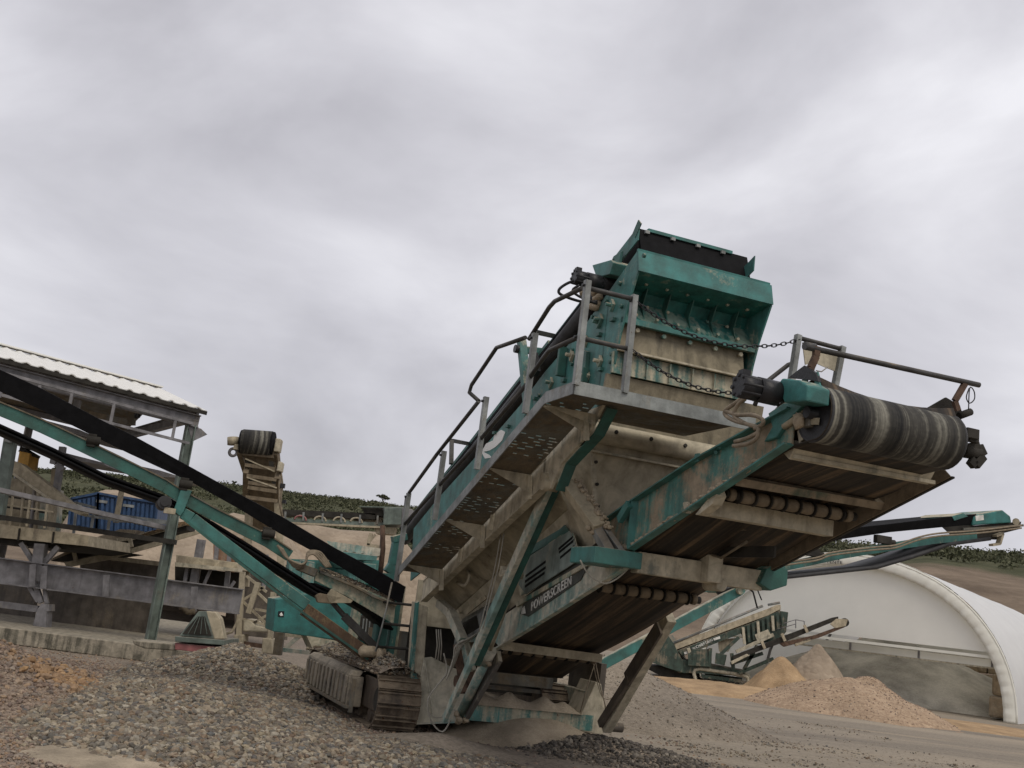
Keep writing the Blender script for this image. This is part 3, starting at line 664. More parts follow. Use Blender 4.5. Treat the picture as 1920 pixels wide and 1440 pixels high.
# perforated deck: plank panels with rows of open slots
dk_ = MB(); up_ = Vector((0, 0, 1))
def deck(v0, z0, v1, z1, u0, u1, holes=True):
    d = Vector((v1-v0, z1-z0)); ln = d.length; d /= ln
    nv = int(ln/.235)
    for i in range(nv):
        a0, a1 = i*ln/nv, (i+1)*ln/nv; P_ = lambda u, s: m(u, v0+d[0]*s, z0+d[1]*s)
        def sl(ua, ub, sa, sb): dk_.prism([P_(ua, sa), P_(ub, sa), P_(ub, sb), P_(ua, sb)], ZV*.006)
        if not holes or i % 3 == 2 or i % 5 == 1: sl(u0, u1, a0, a1); continue
        w = a1-a0; rows_ = 4; e = .020
        s0 = a0
        for r_ in range(rows_):
            c = a0+(r_+.5)*w/rows_; sl(u0, u1, s0, c-e/2); s0 = c+e/2
            nsl = 4 if r_ % 2 else 3; us = [u0]
            for j in range(nsl): cc = u0+(j+.5+random.uniform(-.12, .12))*(u1-u0)/nsl; us += [cc-.045*random.random()-.008, cc+.045*random.random()+.008] if random.random() > .3 else []
            us.append(u1)
            for j in range(0, len(us), 2): sl(us[j], us[j+1], c-e/2, c+e/2)
        sl(u0, u1, s0, a1)
deck(8.95, 3.59, 13.12, 1.955, 3.615, 4.12)
deck(8.32, 3.59, 8.95, 3.59, 3.615, 4.2)
deck(8.32, 3.59, 9.58, 3.59, 4.2, 5.45, False)
dk_.build('deck_plate', Mt['galv_mud'], wk)
br = MB()
for v_ in (9.1, 10.35, 11.6, 12.9):
    z_ = 3.585-(v_-8.95)*.392
    br.prism([m(3.62, v_, z_-.005), m(4.14, v_, z_-.005), m(4.14, v_, z_-.19), m(4.07, v_, z_-.17)], LV*.012)
    br.bar(m(4.10, v_-.02, z_-.02), m(4.13, v_-.02, z_-.26), .03, .05)
br.prism([m(3.62, 8.95, 3.5), m(4.14, 8.95, 3.5), m(4.14, 8.95, 3.40)], LV*.01)
br.split('deck_bracket', Mt['mud_plate'], wk)
# handrail
hr_ = part('handrail')
posts = [((1095, 530), (1080, 722), 3.6), ((990, 632), (985, 775), 3.6), ((898, 750), (894, 880), 3.6), ((819, 850), (815, 975), 3.6), ((765, 925), (743, 1090), 3.6)]
def post(a, b): MB().bar(a, b, .055, .05, LV).bar(a-WV*.02, b-WV*.02, .012, .062, LV).build('rail_post', Mt['galv'], hr_)
ptop = []
for (a, b, u_) in posts:
    pb = MP(*b, u=u_); pa = MP(*a, u=u_); pt_ = Vector((pb.x, pb.y, pa.z)); ptop.append(pt_); post(pb, pt_)
post(m(4.09, 8.3, 3.6), m(4.09, 8.3, 4.5)); pc = [m(3.6, 8.3, 4.5), m(4.09, 8.3, 4.5)]
def rails(pts): return MB().tube(pts, .022, 10).build('hand_rail', Mt['pipe'], hr_)
rails(MPS([(985, 633), (931, 652), (884, 722), (880, 736), (898, 752)], u=3.6))
rails(MPS([(1092, 540), (1040, 565), (1030, 576), (992, 636)], u=3.6))
rails([m(3.6, 8.3, 4.46), m(4.09, 8.3, 4.46)]); rails([m(3.6, 8.3, 4.0), m(4.09, 8.3, 4.0)])
rails(MPS([(898, 752), (819, 852)], u=3.6)); rails(MPS([(819, 852), (767, 924), (762, 935), (757, 985)], u=3.6))
rails(MPS([(1085, 632), (1030, 657), (1022, 667), (992, 710)], u=3.6))
rails(MPS([(986, 722), (898, 827)], u=3.6)); rails(MPS([(897, 830), (817, 917)], u=3.6)); rails(MPS([(815, 920), (752, 990)], u=3.6)); 
heads(MB(), [p_-WV*.03-ZV*.05 for p_ in ptop]+[m(3.57, 8.3, 4.0), m(4.06, 8.3, 4.0), m(4.06, 8.3, 4.44)], -WV, .014, .02).split('rail_bolt', Mt['black'], hr_)
# far side rail and ladder hoops seen over the screen box
post(MP(1497, 628, v=8.3), MP(1480, 740, v=8.3)); post(MP(1580, 650, v=8.3), MP(1563, 738, v=8.3))
rails(MPS([(1500, 634), (1580, 655)], v=8.3)); rails([MP(1493, 680, v=8.3), m(6.0, 8.8, 4.2), m(6.3, 9.8, 3.9)] if 0 else MPS([(1490, 680), (1478, 684), (1432, 720), (1415, 760)], v=8.5))
MB().prism(MPS([(1505, 642), (1572, 665), (1566, 696), (1546, 688), (1528, 680), (1510, 684)], v=8.31), LV*.01).build('rail_plate', Mt['mud_plate'], hr_)
for q4 in (((847, 826), (846, 870), (878, 832)), ((1002, 622), (1001, 650), (1038, 630))):
    a, b, c = [MP(x_, y_, u=4.35) for x_, y_ in q4]; d = a+WV*.35
    MB().bar(a, b, .05, .05).bar(a, MP(q4[2][0], q4[2][1], u=4.7), .05, .05).build('side_hoop', Mt['pipe'], hr_)
# chains across the walkway end
def chain(a, b, sag, lk=.035):
    mb = MB(); ln = (b-a).length; n = int(ln/(lk*1.5))
    pts = [a.lerp(b, i/n)-ZV*(sag*4*(i/n)*(1-i/n)) for i in range(n+1)]
    for i in range(n):
        c = (pts[i]+pts[i+1])/2; d = (pts[i+1]-pts[i]).normalized(); s1 = d.cross(ZV).normalized(); s2 = s1.cross(d)
        if i % 2: s1, s2 = s2, s1
        L2 = (pts[i+1]-pts[i]).length*.5+.009
        mb.tube([c+d*(math.cos(t)*L2)+s1*(math.sin(t)*.016) for t in [2*math.pi*j/10 for j in range(10)]], .0055, 5, True)
    return mb
chain(m(4.11, 8.29, 4.44), MP(1420, 649, v=8.29), .12).build('chain', Mt['black'], hr_)
chain(MP(1420, 649, v=8.29), MP(1500, 636, v=8.29), .02).build('chain', Mt['black'], hr_)
chain(m(4.11, 8.29, 4.0), MP(1398, 736, v=8.29), .12).build('chain', Mt['black'], hr_)
hk = MP(1487, 640, v=8.29); chain(hk, hk-ZV*.16, 0).build('chain', Mt['black'], hr_)
# --- screen box
sb = part('screen_box')
UL, UR = 4.62, 6.22
front = [(9.42, 5.36), (9.36, 5.12), (9.54, 4.74), (9.62, 4.50), (9.68, 4.22), (9.86, 3.92)]
upper = [(10.55, 4.79), (11.57, 4.43), (12.27, 4.11), (13.78, 3.57), (15.19, 3.10), (16.21, 2.70)]
lower = [(16.0, 1.9), (10.3, 3.45)]
for u_ in (UL, UR):
    MB().prism([m(u_, a, b) for a, b in [front[0]]+upper+lower+front[::-1][:-1]], WV*.02).build('side_plate', Mt['teal'], sb)
pk = MB(); bk = MB(); hl = MB()
def onside(l, u_=UL): return [MP(x_, y_, u=u_) for x_, y_ in l]
for q in onside([(1150, 573), (1125, 605), (1100, 640), (1127, 678), (1103, 706), (1074, 667), (1035, 718), (1128, 600)]):
    pk.prism([q+LV*.055, q+ZV*.07, q-LV*.055, q-ZV*.075], -WV*.035); pk.cyl(q-WV*.03, q-WV*.09, .022, 8)
for q in onside([(1164, 532), (1138, 565), (1113, 595), (1167, 575), (1150, 650), (1148, 665), (1146, 679), (1075, 657), (1074, 683), (1032, 733), (1012, 742), (1210, 480)]):
    bk.cyl(q, q-WV*.03, .022, 10)
for q in onside([(1152, 600), (1126, 628), (1129, 693), (1060, 714), (1005, 748), (955, 800), (930, 812)]): bk.box(q-WV*.02, .04, .08, .035)
pk.split('peg_bracket', Mt['teal_dusty'], sb, bevel=.004); bk.split('side_bolt', Mt['teal_dark'], sb)
MB().box(MP(1062, 680, u=UL)-WV*.06, .1, .06, .34).prism(onside([(1092, 655), (1107, 660), (1102, 725), (1085, 722)]), -WV*.05).box(MP(1104, 705, u=UL)-WV*.05, .07, .05, .16).split('side_stiffener', Mt['teal_dark'], sb, bevel=.006)
# worn white emblem on the side panel
em = onside([(903, 848), (912, 832), (925, 826), (928, 815), (940, 806), (948, 810), (942, 826), (930, 838), (918, 845)])
MB().prism(em, -WV*.006).build('worn_emblem', Mt['white'], sb)
MB().prism(onside([(902, 845), (918, 853), (922, 858), (910, 860)]), -WV*.006).build('emblem_scrap', Mt['white'], sb)
# hood across the discharge end
hd = part('discharge_hood')   # direct part of the machine
MB().prism([m(UL, 9.40, 5.36), m(UL, 9.34, 5.13), m(UL, 9.37, 5.13), m(UL, 9.43, 5.36)], WV*(UR-UL+.02)).bar(m(UL, 9.415, 5.365), m(UR, 9.415, 5.365), .03, .035).build('hood_band', Mt['teal_clean'], hd)
MB().prism([m(UL+.02, 9.355, 5.125), m(UL+.02, 9.78, 5.06), m(UL+.02, 9.84, 4.95), m(UL+.02, 9.60, 4.66), m(UL+.02, 9.63, 4.65), m(UL+.02, 9.89, 4.95), m(UL+.02, 9.82, 5.12), m(UL+.02, 9.36, 5.15)], WV*(UR-UL-.02)).build('hood_recess', paint('teal_paint_dripping', (.013, .14, .125), .26, rust=.02, dcol=(.20, .27, .22), streak=1.3, drip=1.0), hd)
rb = MB()
for i in range(5):
    u_ = lerp(UL+.28, UR-.2, i/4); rb.prism([m(u_, 9.66, 5.08), m(u_, 9.80, 5.05), m(u_, 9.86, 4.94), m(u_, 9.66, 4.72), m(u_, 9.74, 4.90)], WV*.012)
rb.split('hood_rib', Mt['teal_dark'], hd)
MB().prism([m(UL, 9.58, 4.70), m(UL, 9.58, 4.64), m(UL, 9.64, 4.64), m(UL, 9.64, 4.70)], WV*(UR-UL)).build('hood_sill', Mt['teal'], hd)
bb = MB()
for r_, (v_, z_) in enumerate(((9.82, 4.92), (9.66, 4.76), (9.60, 5.09))):
    for i in range(6): q = m(lerp(UL+.12, UR-.1, (i+.2*r_)/5.6), v_-.01, z_); bb.cyl(q, q-LV*.03, .017, 8)
for i in range(5): q = m(lerp(UL+.2, UR-.15, i/4), 9.66, 4.60); bb.cyl(q, q-LV*.04, .024, 8)
bb.split('hood_bolt', Mt['teal_dusty'], hd)
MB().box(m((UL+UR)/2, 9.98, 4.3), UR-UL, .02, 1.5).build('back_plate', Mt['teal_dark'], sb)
# dust caked end plates below the hood
bp = paint('brown_dust_plate', (.13, .12, .10), .72, rust=.03, dcol=(.27, .235, .165), streak=1.3)
MB().prism([m(UL+.02, 9.70, 4.67), m(UL+.02, 9.64, 4.36), m(UL+.02, 9.67, 4.36), m(UL+.02, 9.73, 4.67)], WV*(UR-UL-.1)).build('upper_end_plate', bp, hd)
MB().bar(m(UL, 9.64, 4.36), m(UR, 9.64, 4.36), .05, .02).build('plate_edge', Mt['mud_plate'], hd)
tm = MB().prism([m(UL-.02, 9.70, 4.35), m(UL-.02, 9.68, 4.12), m(UL-.02, 9.71, 4.12), m(UL-.02, 9.73, 4.35)], WV*(UR-UL+.02))
for i in range(6): tm.box(m(lerp(UL+.1, UR-.15, i/5), 9.675, 4.235), .012, .04, .2)
tm.build('teal_end_strip', paint('teal_strip', TEALC, .5, rust=.02, drip=.9), hd)
MB().prism([m(UL-.05, 9.72, 4.11), m(UL-.05, 9.80, 3.60), m(UL-.05, 9.84, 3.60), m(UL-.05, 9.76, 4.11)], WV*(UR-UL+.3)).build('lower_end_plate', bp, hd)
# --- main conveyor above the box, with rubber curtain and drive motor
mc = part('feed_conveyor')
ucl = 4.72; ucr = 6.15
top = [(9.64, 5.74), (10.04, 5.58), (11.78, 4.87), (12.61, 4.54), (14.75, 3.69), (16.03, 3.21), (16.89, 2.87)]
for u_ in (ucl, ucr):
    MB().prism([m(u_, a, b) for a, b in top[:3]]+[m(u_, a+.0, b-.17) for a, b in top[:3][::-1]], WV*.012).build('side_skirt', Mt['teal'], mc)
    MB().path([m(u_, a, b) for a, b in top[2:]], .03, .05).build('skirt_rail', Mt['teal_dark'], mc)
    MB().tube([m(u_-.02, a+.05, b-.31) for a, b in top[1:]], .10, 12).build('rolled_rubber', Mt['rubber_g'], mc)
    MB().path([m(u_-.05, a, b-.14) for a, b in top[1:]], .03, .03).build('skirt_strip', Mt['rubber'], mc)
MB().sheet([[m(lerp(ucl, ucr, s_/6), a, b-.35) for s_ in range(7)] for a, b in top]).build('conveyor_belt', Mt['rubber'], mc, solid=.015)
MB().prism([m(UL+.22, 9.88, 5.80), m(UL+.22, 9.72, 5.36), m(UL+.22, 9.75, 5.34), m(UL+.22, 9.92, 5.80)], WV*1.37).build('rubber_curtain', Mt['rubber'], mc)
MB().prism([m(UL+.2, 9.9, 5.80), m(UL+.2, 10.35, 5.62), m(UL+.2, 10.35, 5.3), m(UL+.2, 9.76, 5.34)], WV*.02).prism([m(UR-.02, 9.9, 5.80), m(UR-.02, 10.35, 5.62), m(UR-.02, 10.35, 5.3), m(UR-.02, 9.76, 5.34)], WV*.02).build('curtain_cheek', Mt['rubber'], mc)
MB().bar(m(UL+.32, 9.87, 5.80), m(UR-.22, 9.87, 5.80), .04, .035).build('curtain_bar', Mt['teal'], mc)
MB().bar(m(ucl, 9.63, 5.77), m(ucl, 9.74, 5.64), .012, .10, LV).build('skirt_tip', Mt['teal_dark'], mc)
cl = MB()
for i in range(4): cl.box(m(lerp(UL+.30, UR-.35, i/3), 9.84, 5.765), .05, .03, .035)
cl.split('curtain_clip', Mt['galv'], mc)
MB().prism(MPS([(1110, 497), (1145, 487), (1150, 492), (1143, 514), (1118, 520)], u=4.55), WV*.25).prism(MPS([(1150, 480), (1165, 470), (1160, 498), (1135, 540), (1120, 545)], u=4.66), WV*.03).build('motor_bracket', Mt['teal'], mc, bevel=.008)
def motor(c, ax, parent, s=1.0, mat='black'):
    mb = MB(); ax = Vector(ax)
    mb.cyl(c, c+ax*.16*s, .085*s, 20).cyl(c+ax*.165*s, c+ax*.30*s, .080*s, 20).cyl(c-ax*.05*s, c, .055*s, 12)
    for i in range(8):
        t_ = i*math.pi/4; a = ax.orthogonal().normalized(); b = ax.cross(a); o_ = (a*math.cos(t_)+b*math.sin(t_))*.077*s
        mb.cyl(c+o_*.92-ax*.02*s, c+o_*.92+ax*.31*s, .014*s, 6)
    mb.box(c+ax*.26*s+ZV*.085*s, .06*s, .06*s, .05*s)
    return mb.build('drive_motor', Mt[mat], parent)
motor(m(4.50, 10.0, 5.13), -WV, mc, 1.0)
MB().tube([m(4.22, 10.0, 5.1), m(4.14, 10.05, 5.05), m(4.08, 10.08, 4.98), m(4.12, 10.08, 4.93), m(4.35, 10.05, 4.90), m(4.5, 10.0, 4.93)], .016, 8).tube([m(4.25, 9.95, 5.04), m(4.2, 10, 4.98), m(4.3, 10, 4.93), m(4.5, 10, 4.9)], .014, 8).build('motor_hose', Mt['black'], mc)
k = MB()
for i in range(14): k.lump(MP(1100+random.uniform(-8, 25), 548+random.uniform(-12, 30), u=4.6), .05, .06, .05, i, 1)
k.build('caked_mud', Mt['mudlump'], mc)
# gate post at mid box
MB().bar(MP(978, 640, u=4.45), MP(992, 780, u=4.45), .10, .09).bar(MP(972, 655, u=4.5), MP(1040, 662, u=4.9), .06, .09).build('lift_post', Mt['teal'], uf, bevel=.01)
MB().cyl(MP(972, 655, u=4.4)-WV*.05, MP(972, 655, u=4.4)+WV*.05, .05, 12).bar(MP(1000, 665, u=4.5), MP(1005, 700, u=4.5), .08, .1).build('post_fitting', Mt['black'], uf)
# --- chutes and hoppers beneath the box
cp = paint('brown_chute_plate', (.15, .135, .11), .86, rust=.04, dcol=(.50, .445, .33), scale=.7, streak=1.2)
cu = part('chute')
MB().tube([m(4.42, 9.74, 3.485), m(6.5, 9.74, 3.485)], .105, 20).build('round_lip', cp, cu)
MB().prism([m(4.22, 10.15, 3.12), m(4.22, 13.9, 1.80), m(4.63, 13.9, 1.5), m(4.63, 10.5, 2.75)], WV*.02).build('hopper_flare', cp, cu)
# sloping fines hopper under the box
MB().prism([m(4.52, 9.80, 3.42), m(6.55, 9.80, 3.42), m(6.3, 10.3, 2.1), m(4.98, 10.3, 2.1)], LV*.02).prism([m(4.42, 10.60, 3.2), m(4.52, 9.80, 3.42), m(4.98, 10.3, 2.1), m(4.98, 10.60, 2.1)], WV*.02).build('hopper_front', cp, cu)
MB().prism([m(4.62, 10.6, 2.98), m(4.62, 13.9, 1.78), m(5.02, 13.9, 1.0), m(5.02, 10.6, 2.0)], WV*.02).build('hopper_side', cp, cu)
MB().prism([m(6.55, 10.0, 3.0), m(6.55, 13.9, 1.68), m(6.15, 13.9, 1.0), m(6.15, 11.1, 2.0)], WV*.02).build('hopper_side', cp, cu)
MB().prism([m(4.25, 14.3, 1.9), m(6.6, 14.3, 1.9), m(6.6, 14.3, 1.3), m(4.25, 14.3, 1.3)], LV*.03).build('hopper_back', cp, cu)
MB().prism([m(4.3, 14.6, 1.5), m(6.6, 14.6, 1.5), m(6.6, 14.6, .5), m(4.3, 14.6, .5)], LV*.03).build('interior_shade_sheet', Mt['dark'], cu)  # dark sheet added behind the column; the interior's shade is its colour
hb = MB(); 
for i in range(4): q = m(lerp(4.7, 5.9, i/3), 9.65, 3.50); hb.cyl(q, q-LV*.03+ZV*.01, .02, 8)
for i in range(5): q = m(4.60+.075*i, 9.84+.08*i, 3.20-.21*i)-LV*.01; hb.cyl(q, q-LV*.02, .018, 8)
for i in range(3): q = m(5.1+.12*i, 10.22, 2.50); hb.cyl(q, q-LV*.02, .014, 8)
hb.split('hopper_bolt', Mt['dark'], cu)
MB().bar(m(4.53, 9.80, 3.38), m(4.98, 10.28, 2.12), .05, .014, LV).bar(m(4.5, 9.79, 3.30), m(6.5, 9.79, 3.30), .02, .05, LV).build('hopper_seam', Mt['mud_plate'], cu)
MB().prism(MPS([(1249, 893), (1264, 880), (1280, 890), (1258, 900)], v=9.9), LV*.1).build('rubber_block', Mt['rubber'], cu)
pc_ = MB()
for a, b in (((905, 1010), (935, 1035)),): pc_.tube(MPS([(858, 1092), (872, 1098), (880, 1080), (872, 1062), (878, 1050)], u=4.4), .02, 8)
pc_.build('lifting_hook', Mt['mud_plate'], cu)
hs = MB()
hs.tube(MPS([(945, 1000), (935, 1060), (925, 1100), (905, 1180)], u=4.28), .007, 6).tube(MPS([(939, 1002), (929, 1060), (915, 1120), (898, 1185)], u=4.28), .007, 6)
hs.tube(MPS([(832, 1225), (838, 1260), (820, 1285), (803, 1310), (803, 1335), (812, 1358), (830, 1372), (845, 1350)], v=12.95), .010, 6).tube(MPS([(803, 1335), (815, 1345), (835, 1343), (850, 1330), (862, 1345)], v=12.95), .008, 6)
for k_ in range(6): hs.tube(MPS([(905-4*k_, 1180+3*k_), (880-5*k_, 1200+2*k_), (865-3*k_, 1215+4*k_), (852-3*k_, 1245+6*k_)], v=12.9-.03*k_), .010, 6)
for k_ in range(3): hs.tube(MPS([(818+4*k_, 1180), (820+4*k_, 1210), (816+5*k_, 1238)], v=13.3), .009, 6)
hs.split('hanging_cable', Mt['hose_w'], uf)
hs = MB()
hs.tube(MPS([(1115, 1245), (1100, 1290), (1088, 1335)], v=13.0), .007, 5).tube(MPS([(1116, 1240), (1126, 1290), (1135, 1325), (1130, 1340)], v=13.0), .008, 5).tube(MPS([(1112, 1242), (1120, 1280), (1133, 1310), (1160, 1300), (1195, 1250)], v=13.0), .006, 5)
hs.split('hanging_cable', Mt['hose'], uf)
# --- wide front conveyor
fcv = part('front_conveyor')
cl_, cr_ = 4.84, 6.20
low = [(6.72, 3.12), (7.5, 2.94), (8.0, 2.81), (9.18, 2.37), (10.3, 2.03), (12.47, 1.26), (13.6, .86)]
def zlow(v):
    for (a, b), (c, d) in zip(low, low[1:]):
        if v <= c: return b+(d-b)*(v-a)/(c-a)
    return low[-1][1]
# belt: one loop round both pulleys, sagging between the return rollers
PV, PZ, PR = 6.51, 3.31, .20
def beltloop():
    pts = []
    for i in range(46):
        v_ = lerp(13.6, 6.80, i/45); pts.append((v_, zlow(v_)+.02-.035*abs(math.sin((v_-7.6)/2.5*math.pi))))
    for i in range(17):
        a = R(-105)-R(175)*i/16; pts.append((PV+PR*math.cos(a), PZ+PR*math.sin(a)))
    for i in range(20): v_ = lerp(6.9, 13.6, i/19); pts.append((v_, zlow(v_)+.26+.10*max(0, (7.3-v_)/.4)))
    return pts
bl = beltloop()
MB().sheet([[m(lerp(cl_-.07*min(1, max(0, (7.3-a)/.6)), cr_-.17*min(1, max(0, (7.3-a)/.6)), k/8), a, b+(.0 if i < 60 else .07*(abs(k-4)/4)**2)) for k in range(9)] for i, (a, b) in enumerate(bl)]).build('conveyor_belt', Mt['belt'], fcv, solid=.012)
rb = MB()
nA = 24
for j in range(nA): pass
rb.sheet([[m(lerp(4.775, 6.025, k/24), PV+(PR+.012)*math.cos(a), PZ+(PR+.012)*math.sin(a)) for k in range(25)] for a in [2*math.pi*j/nA for j in range(nA+1)]])
rb.build('head_pulley_lagging', Mt['pulley'], fcv)
MB().cyl(m(4.78, PV, PZ), m(6.02, PV, PZ), PR, 28).cyl(m(4.70, PV, PZ), m(6.14, PV, PZ), .045, 12).build('head_pulley', Mt['black'], fcv)
MB().ring(m(4.785, PV, PZ), WV, PR+.006, .012, 28, 6).ring(m(6.015, PV, PZ), WV, PR+.006, .012, 28, 6).split('pulley_rim', Mt['rubber_g'], fcv)
# side stringers
for u_, s_ in ((4.76, -1), (6.28, 1)):
    hi = [(6.74 if s_ < 0 else 6.98, 3.375 if s_ < 0 else 3.31), (8.07, 3.09), (9.15, 2.79), (9.84, 2.58)]; lo = [(9.84, 2.30), (9.12, 2.33), (6.74, 3.10)]
    MB().prism([m(u_, a, b) for a, b in hi+lo], WV*.012).build('side_stringer', paint('streaky_teal_stringer', (.03, .18, .16), .60, rust=.07, dcol=(.34, .27, .19), streak=1.1) if s_ < 0 else Mt['muddark'], fcv)
    g_ = MB(); o_ = WV*(-.03 if s_ < 0 else .03)
    fw_ = .085 if s_ < 0 else .03; g_.path([m(u_, a, b)+o_ for a, b in hi], .085, .014).bar(m(u_, 6.74, 3.10)+o_, m(u_, 9.12, 2.33)+o_, fw_, .014)
    g_.bar(m(u_, 9.14, 2.80)+o_, m(u_, 9.14, 2.34)+o_, .012, .07)
    g_.build('stringer_flange', Mt['teal'] if s_ < 0 else Mt['dark'], fcv)
tb = MB(); 
for (x_, y_) in ((1350, 838), (1342, 848), (1308, 862)): tb.cyl(MP(x_, y_, u=4.72), MP(x_, y_, u=4.74), .016, 8)
tb.box(MP(1307, 858, u=4.72), .012, .07, .07)
tb.split('lug', Mt['teal'], fcv)
MB().bar(MP(1162, 975, u=4.68), MP(1180, 945, u=4.68), .05, .08).build('skirt_gusset', Mt['teal'], fcv)
MB().prism(MPS([(1303, 965), (1340, 918), (1343, 928), (1335, 945), (1310, 965)], u=4.74), WV*.1).prism(MPS([(1280, 942), (1288, 940), (1291, 962), (1283, 962)], u=4.72), WV*.03).build('belt_lug', Mt['mud_plate'], fcv, bevel=.005)
# mud crust line along the lower flange
k = MB()
for i in range(70):
    v_ = random.uniform(7.1, 9.75); tt = (v_-6.74)/2.38; z_ = 3.10-.77*tt+.02
    if v_ > 9.12: z_ = 2.33
    k.lump(m(4.735, v_, z_+random.uniform(0, .03)), .02, random.uniform(.03, .08), random.uniform(.012, .03), i, 1)
tag(k.build('mud_crust', Mt['mudlump'], fcv), kind='stuff')
# folding end box and main cross beams
MB().prism([m(4.36, 9.12, 2.155), m(4.70, 9.12, 2.155), m(4.86, 9.12, 2.155), m(4.86, 9.12, 2.31), m(4.36, 9.12, 2.31)], LV*.55).prism(MPS([(1172, 1030), (1187, 1018), (1188, 1045), (1178, 1056)], u=4.80), WV*.02).build('end_box', Mt['teal'], fcv, bevel=.012)
MB().box(m(5.55, 9.25, 2.225), 1.40, .14, .20).cyl(m(5.75, 9.12, 2.12), m(5.75, 9.4, 2.12), .06, 14).box(m(5.62, 9.2, 2.26), .16, .3, .26).build('cross_beam', Mt['mud_plate'], fcv, bevel=.008)
MB().prism(MPS([(1438, 1066), (1458, 1055), (1478, 1070), (1476, 1098), (1445, 1108), (1425, 1094)], v=9.1), LV*.4).build('right_end_box', Mt['teal_dark'], fcv, bevel=.01)
MB().channel(m(4.86, 8.02, 2.70), m(6.16, 8.02, 2.70), .14, .13, -LV).build('cross_beam', Mt['mud_plate'], fcv)
MB().bar(m(4.80, 7.56, 2.90), m(6.30, 7.56, 2.92), .10, .07, ZV-LV*.6).build('cross_beam', paint('muddy_green_crossbar', (.06, .10, .07), .72, rust=.05, dcol=(.30, .24, .17)), fcv)
MB().bar(m(4.82, 6.86, 3.085), m(6.16, 6.86, 3.10), .10, .12, ZV-LV*.7).bar(m(4.84, 6.83, 3.03), m(6.2, 6.83, 3.045), .03, .03).build('scraper_beam', Mt['mud_plate'], fcv)
MB().channel(m(4.80, 12.32, 1.22), m(6.14, 12.32, 1.20), .10, .10, -LV).build('cross_beam', Mt['teal_mud'], fcv)
MB().bar(MP(1335, 1020, v=9.0), MP(1402, 986, v=8.5), .12, .09, ZV).build('inner_brace', Mt['galv_mud'], fcv)
MB().tube([MP(1335, 1040, v=9.0), MP(1352, 1046, v=8.9), MP(1400, 1016, v=8.4)], .014, 6).build('inner_pipe', Mt['galv_mud'], fcv)
def discroller(v_, dz=0):
    z_ = zlow(v_)-.065+dz; k = MB().cyl(m(4.86, v_, z_), m(6.2, v_, z_), .040, 12)
    k.build('return_roller', Mt['dark'], fcv)
    for i in range(9):
        u_ = lerp(4.92, 6.12, i/8); w = .06 if i in (0, 8) else .125
        kk = MB(); q = [m(u_-w/2, v_, z_), m(u_-w*.3, v_, z_), m(u_+w*.3, v_, z_), m(u_+w/2, v_, z_)]
        kk.tube(q, [.050, .057+random.uniform(-.006, .004), .058, .050], 12); kk.build('roller_mud_band', Mt['muddark'], fcv)
        if i < 8: MB().cyl(m(u_+.068, v_, z_), m(u_+.080, v_, z_), .070, 14).build('roller_disc', Mt['dark'], fcv)
for v_, dz in ((7.78, .0), (10.25, .01), (12.52, .0)): discroller(v_, dz)
# lower stringer with the lettered plate
LO = [(9.22, 2.16), (10.67, 1.695), (12.31, 1.185), (12.9, 1.0)]
def strip(name, mat, pts, t=.02, u_=4.74, par=fcv, px=True, bev=0): return MB().prism(MPS(pts, u=u_) if px else pts, WV*t).build(name, mat, par, bevel=bev)
strip('lower_stringer', Mt['white_dust'], [(1168, 1042), (1172, 1062), (935, 1211), (925, 1200), (868, 1205), (880, 1190), (950, 1150), (1100, 1050)], .03, 4.75)
MB().path([m(4.75, a, b) for a, b in LO], .06, .02).build('stringer_lip', Mt['white_dust'], fcv)
strip('name_plate', paint('dark_sticker', (.06, .065, .06), .12, rust=0, dcol=(.2, .18, .14)), [(985, 1118), (1093, 1040), (1108, 1052), (1088, 1088), (990, 1156), (975, 1151)], .006, 4.738)
strip('guard_panel', paint('pale_guard_panel', (.20, .25, .235), .3, rust=.02, dcol=(.36, .34, .28)), [(1068, 995), (1086, 1040), (1082, 1052), (985, 1114), (972, 1096), (978, 1052)], .012, 4.70)
strip('guard_panel', paint('green_grey_panel', (.07, .19, .17), .45, rust=.02), [(1053, 1002), (1075, 1000), (1087, 1045), (1040, 1078), (975, 1118), (970, 1060)], .012, 4.712)
strip('guard_rail', Mt['teal_dusty'], [(1108, 1048), (1112, 1054), (968, 1138), (966, 1130)], .03, 4.72)
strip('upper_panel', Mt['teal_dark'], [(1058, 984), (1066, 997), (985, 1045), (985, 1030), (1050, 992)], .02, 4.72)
sl = MB()
for (a, b) in (((1049, 1036), (1076, 1014)), ((1051, 1046), (1078, 1024)), ((986, 1081), (1024, 1053)), ((985, 1091), (1024, 1064)), ((985, 1100), (1022, 1074)), ((1048, 1030), (1074, 1008))):
    p0, p1 = MP(*a, u=4.705), MP(*b, u=4.705); sl.bar(p0, p1, .012, .030)
sl.split('slot_shade_bar', Mt['rubber'], fcv)  # solid black bars, set proud; they stand in for the shade inside open slots
# open frame further down
fm = []
for q in ([(858, 1172), (868, 1160), (905, 1138), (905, 1146), (868, 1168), (864, 1178)], [(858, 1172), (864, 1178), (858, 1208), (850, 1212)], [(850, 1212), (856, 1203), (900, 1176), (905, 1180)], [(893, 1150), (905, 1142), (908, 1172), (900, 1180)], [(905, 1142), (935, 1120), (937, 1128), (905, 1150)], [(905, 1172), (935, 1150), (937, 1160), (905, 1182)]):
    strip('side_frame', Mt['galv'], q, .02, 4.70)
strip('dark_web', Mt['dark'], [(862, 1166), (905, 1140), (940, 1118), (940, 1160), (905, 1180), (858, 1210)], .01, 4.80)
strip('rear_flap', Mt['teal_mud'], [(860, 1150), (908, 1116), (912, 1122), (875, 1152)], .02, 4.6)
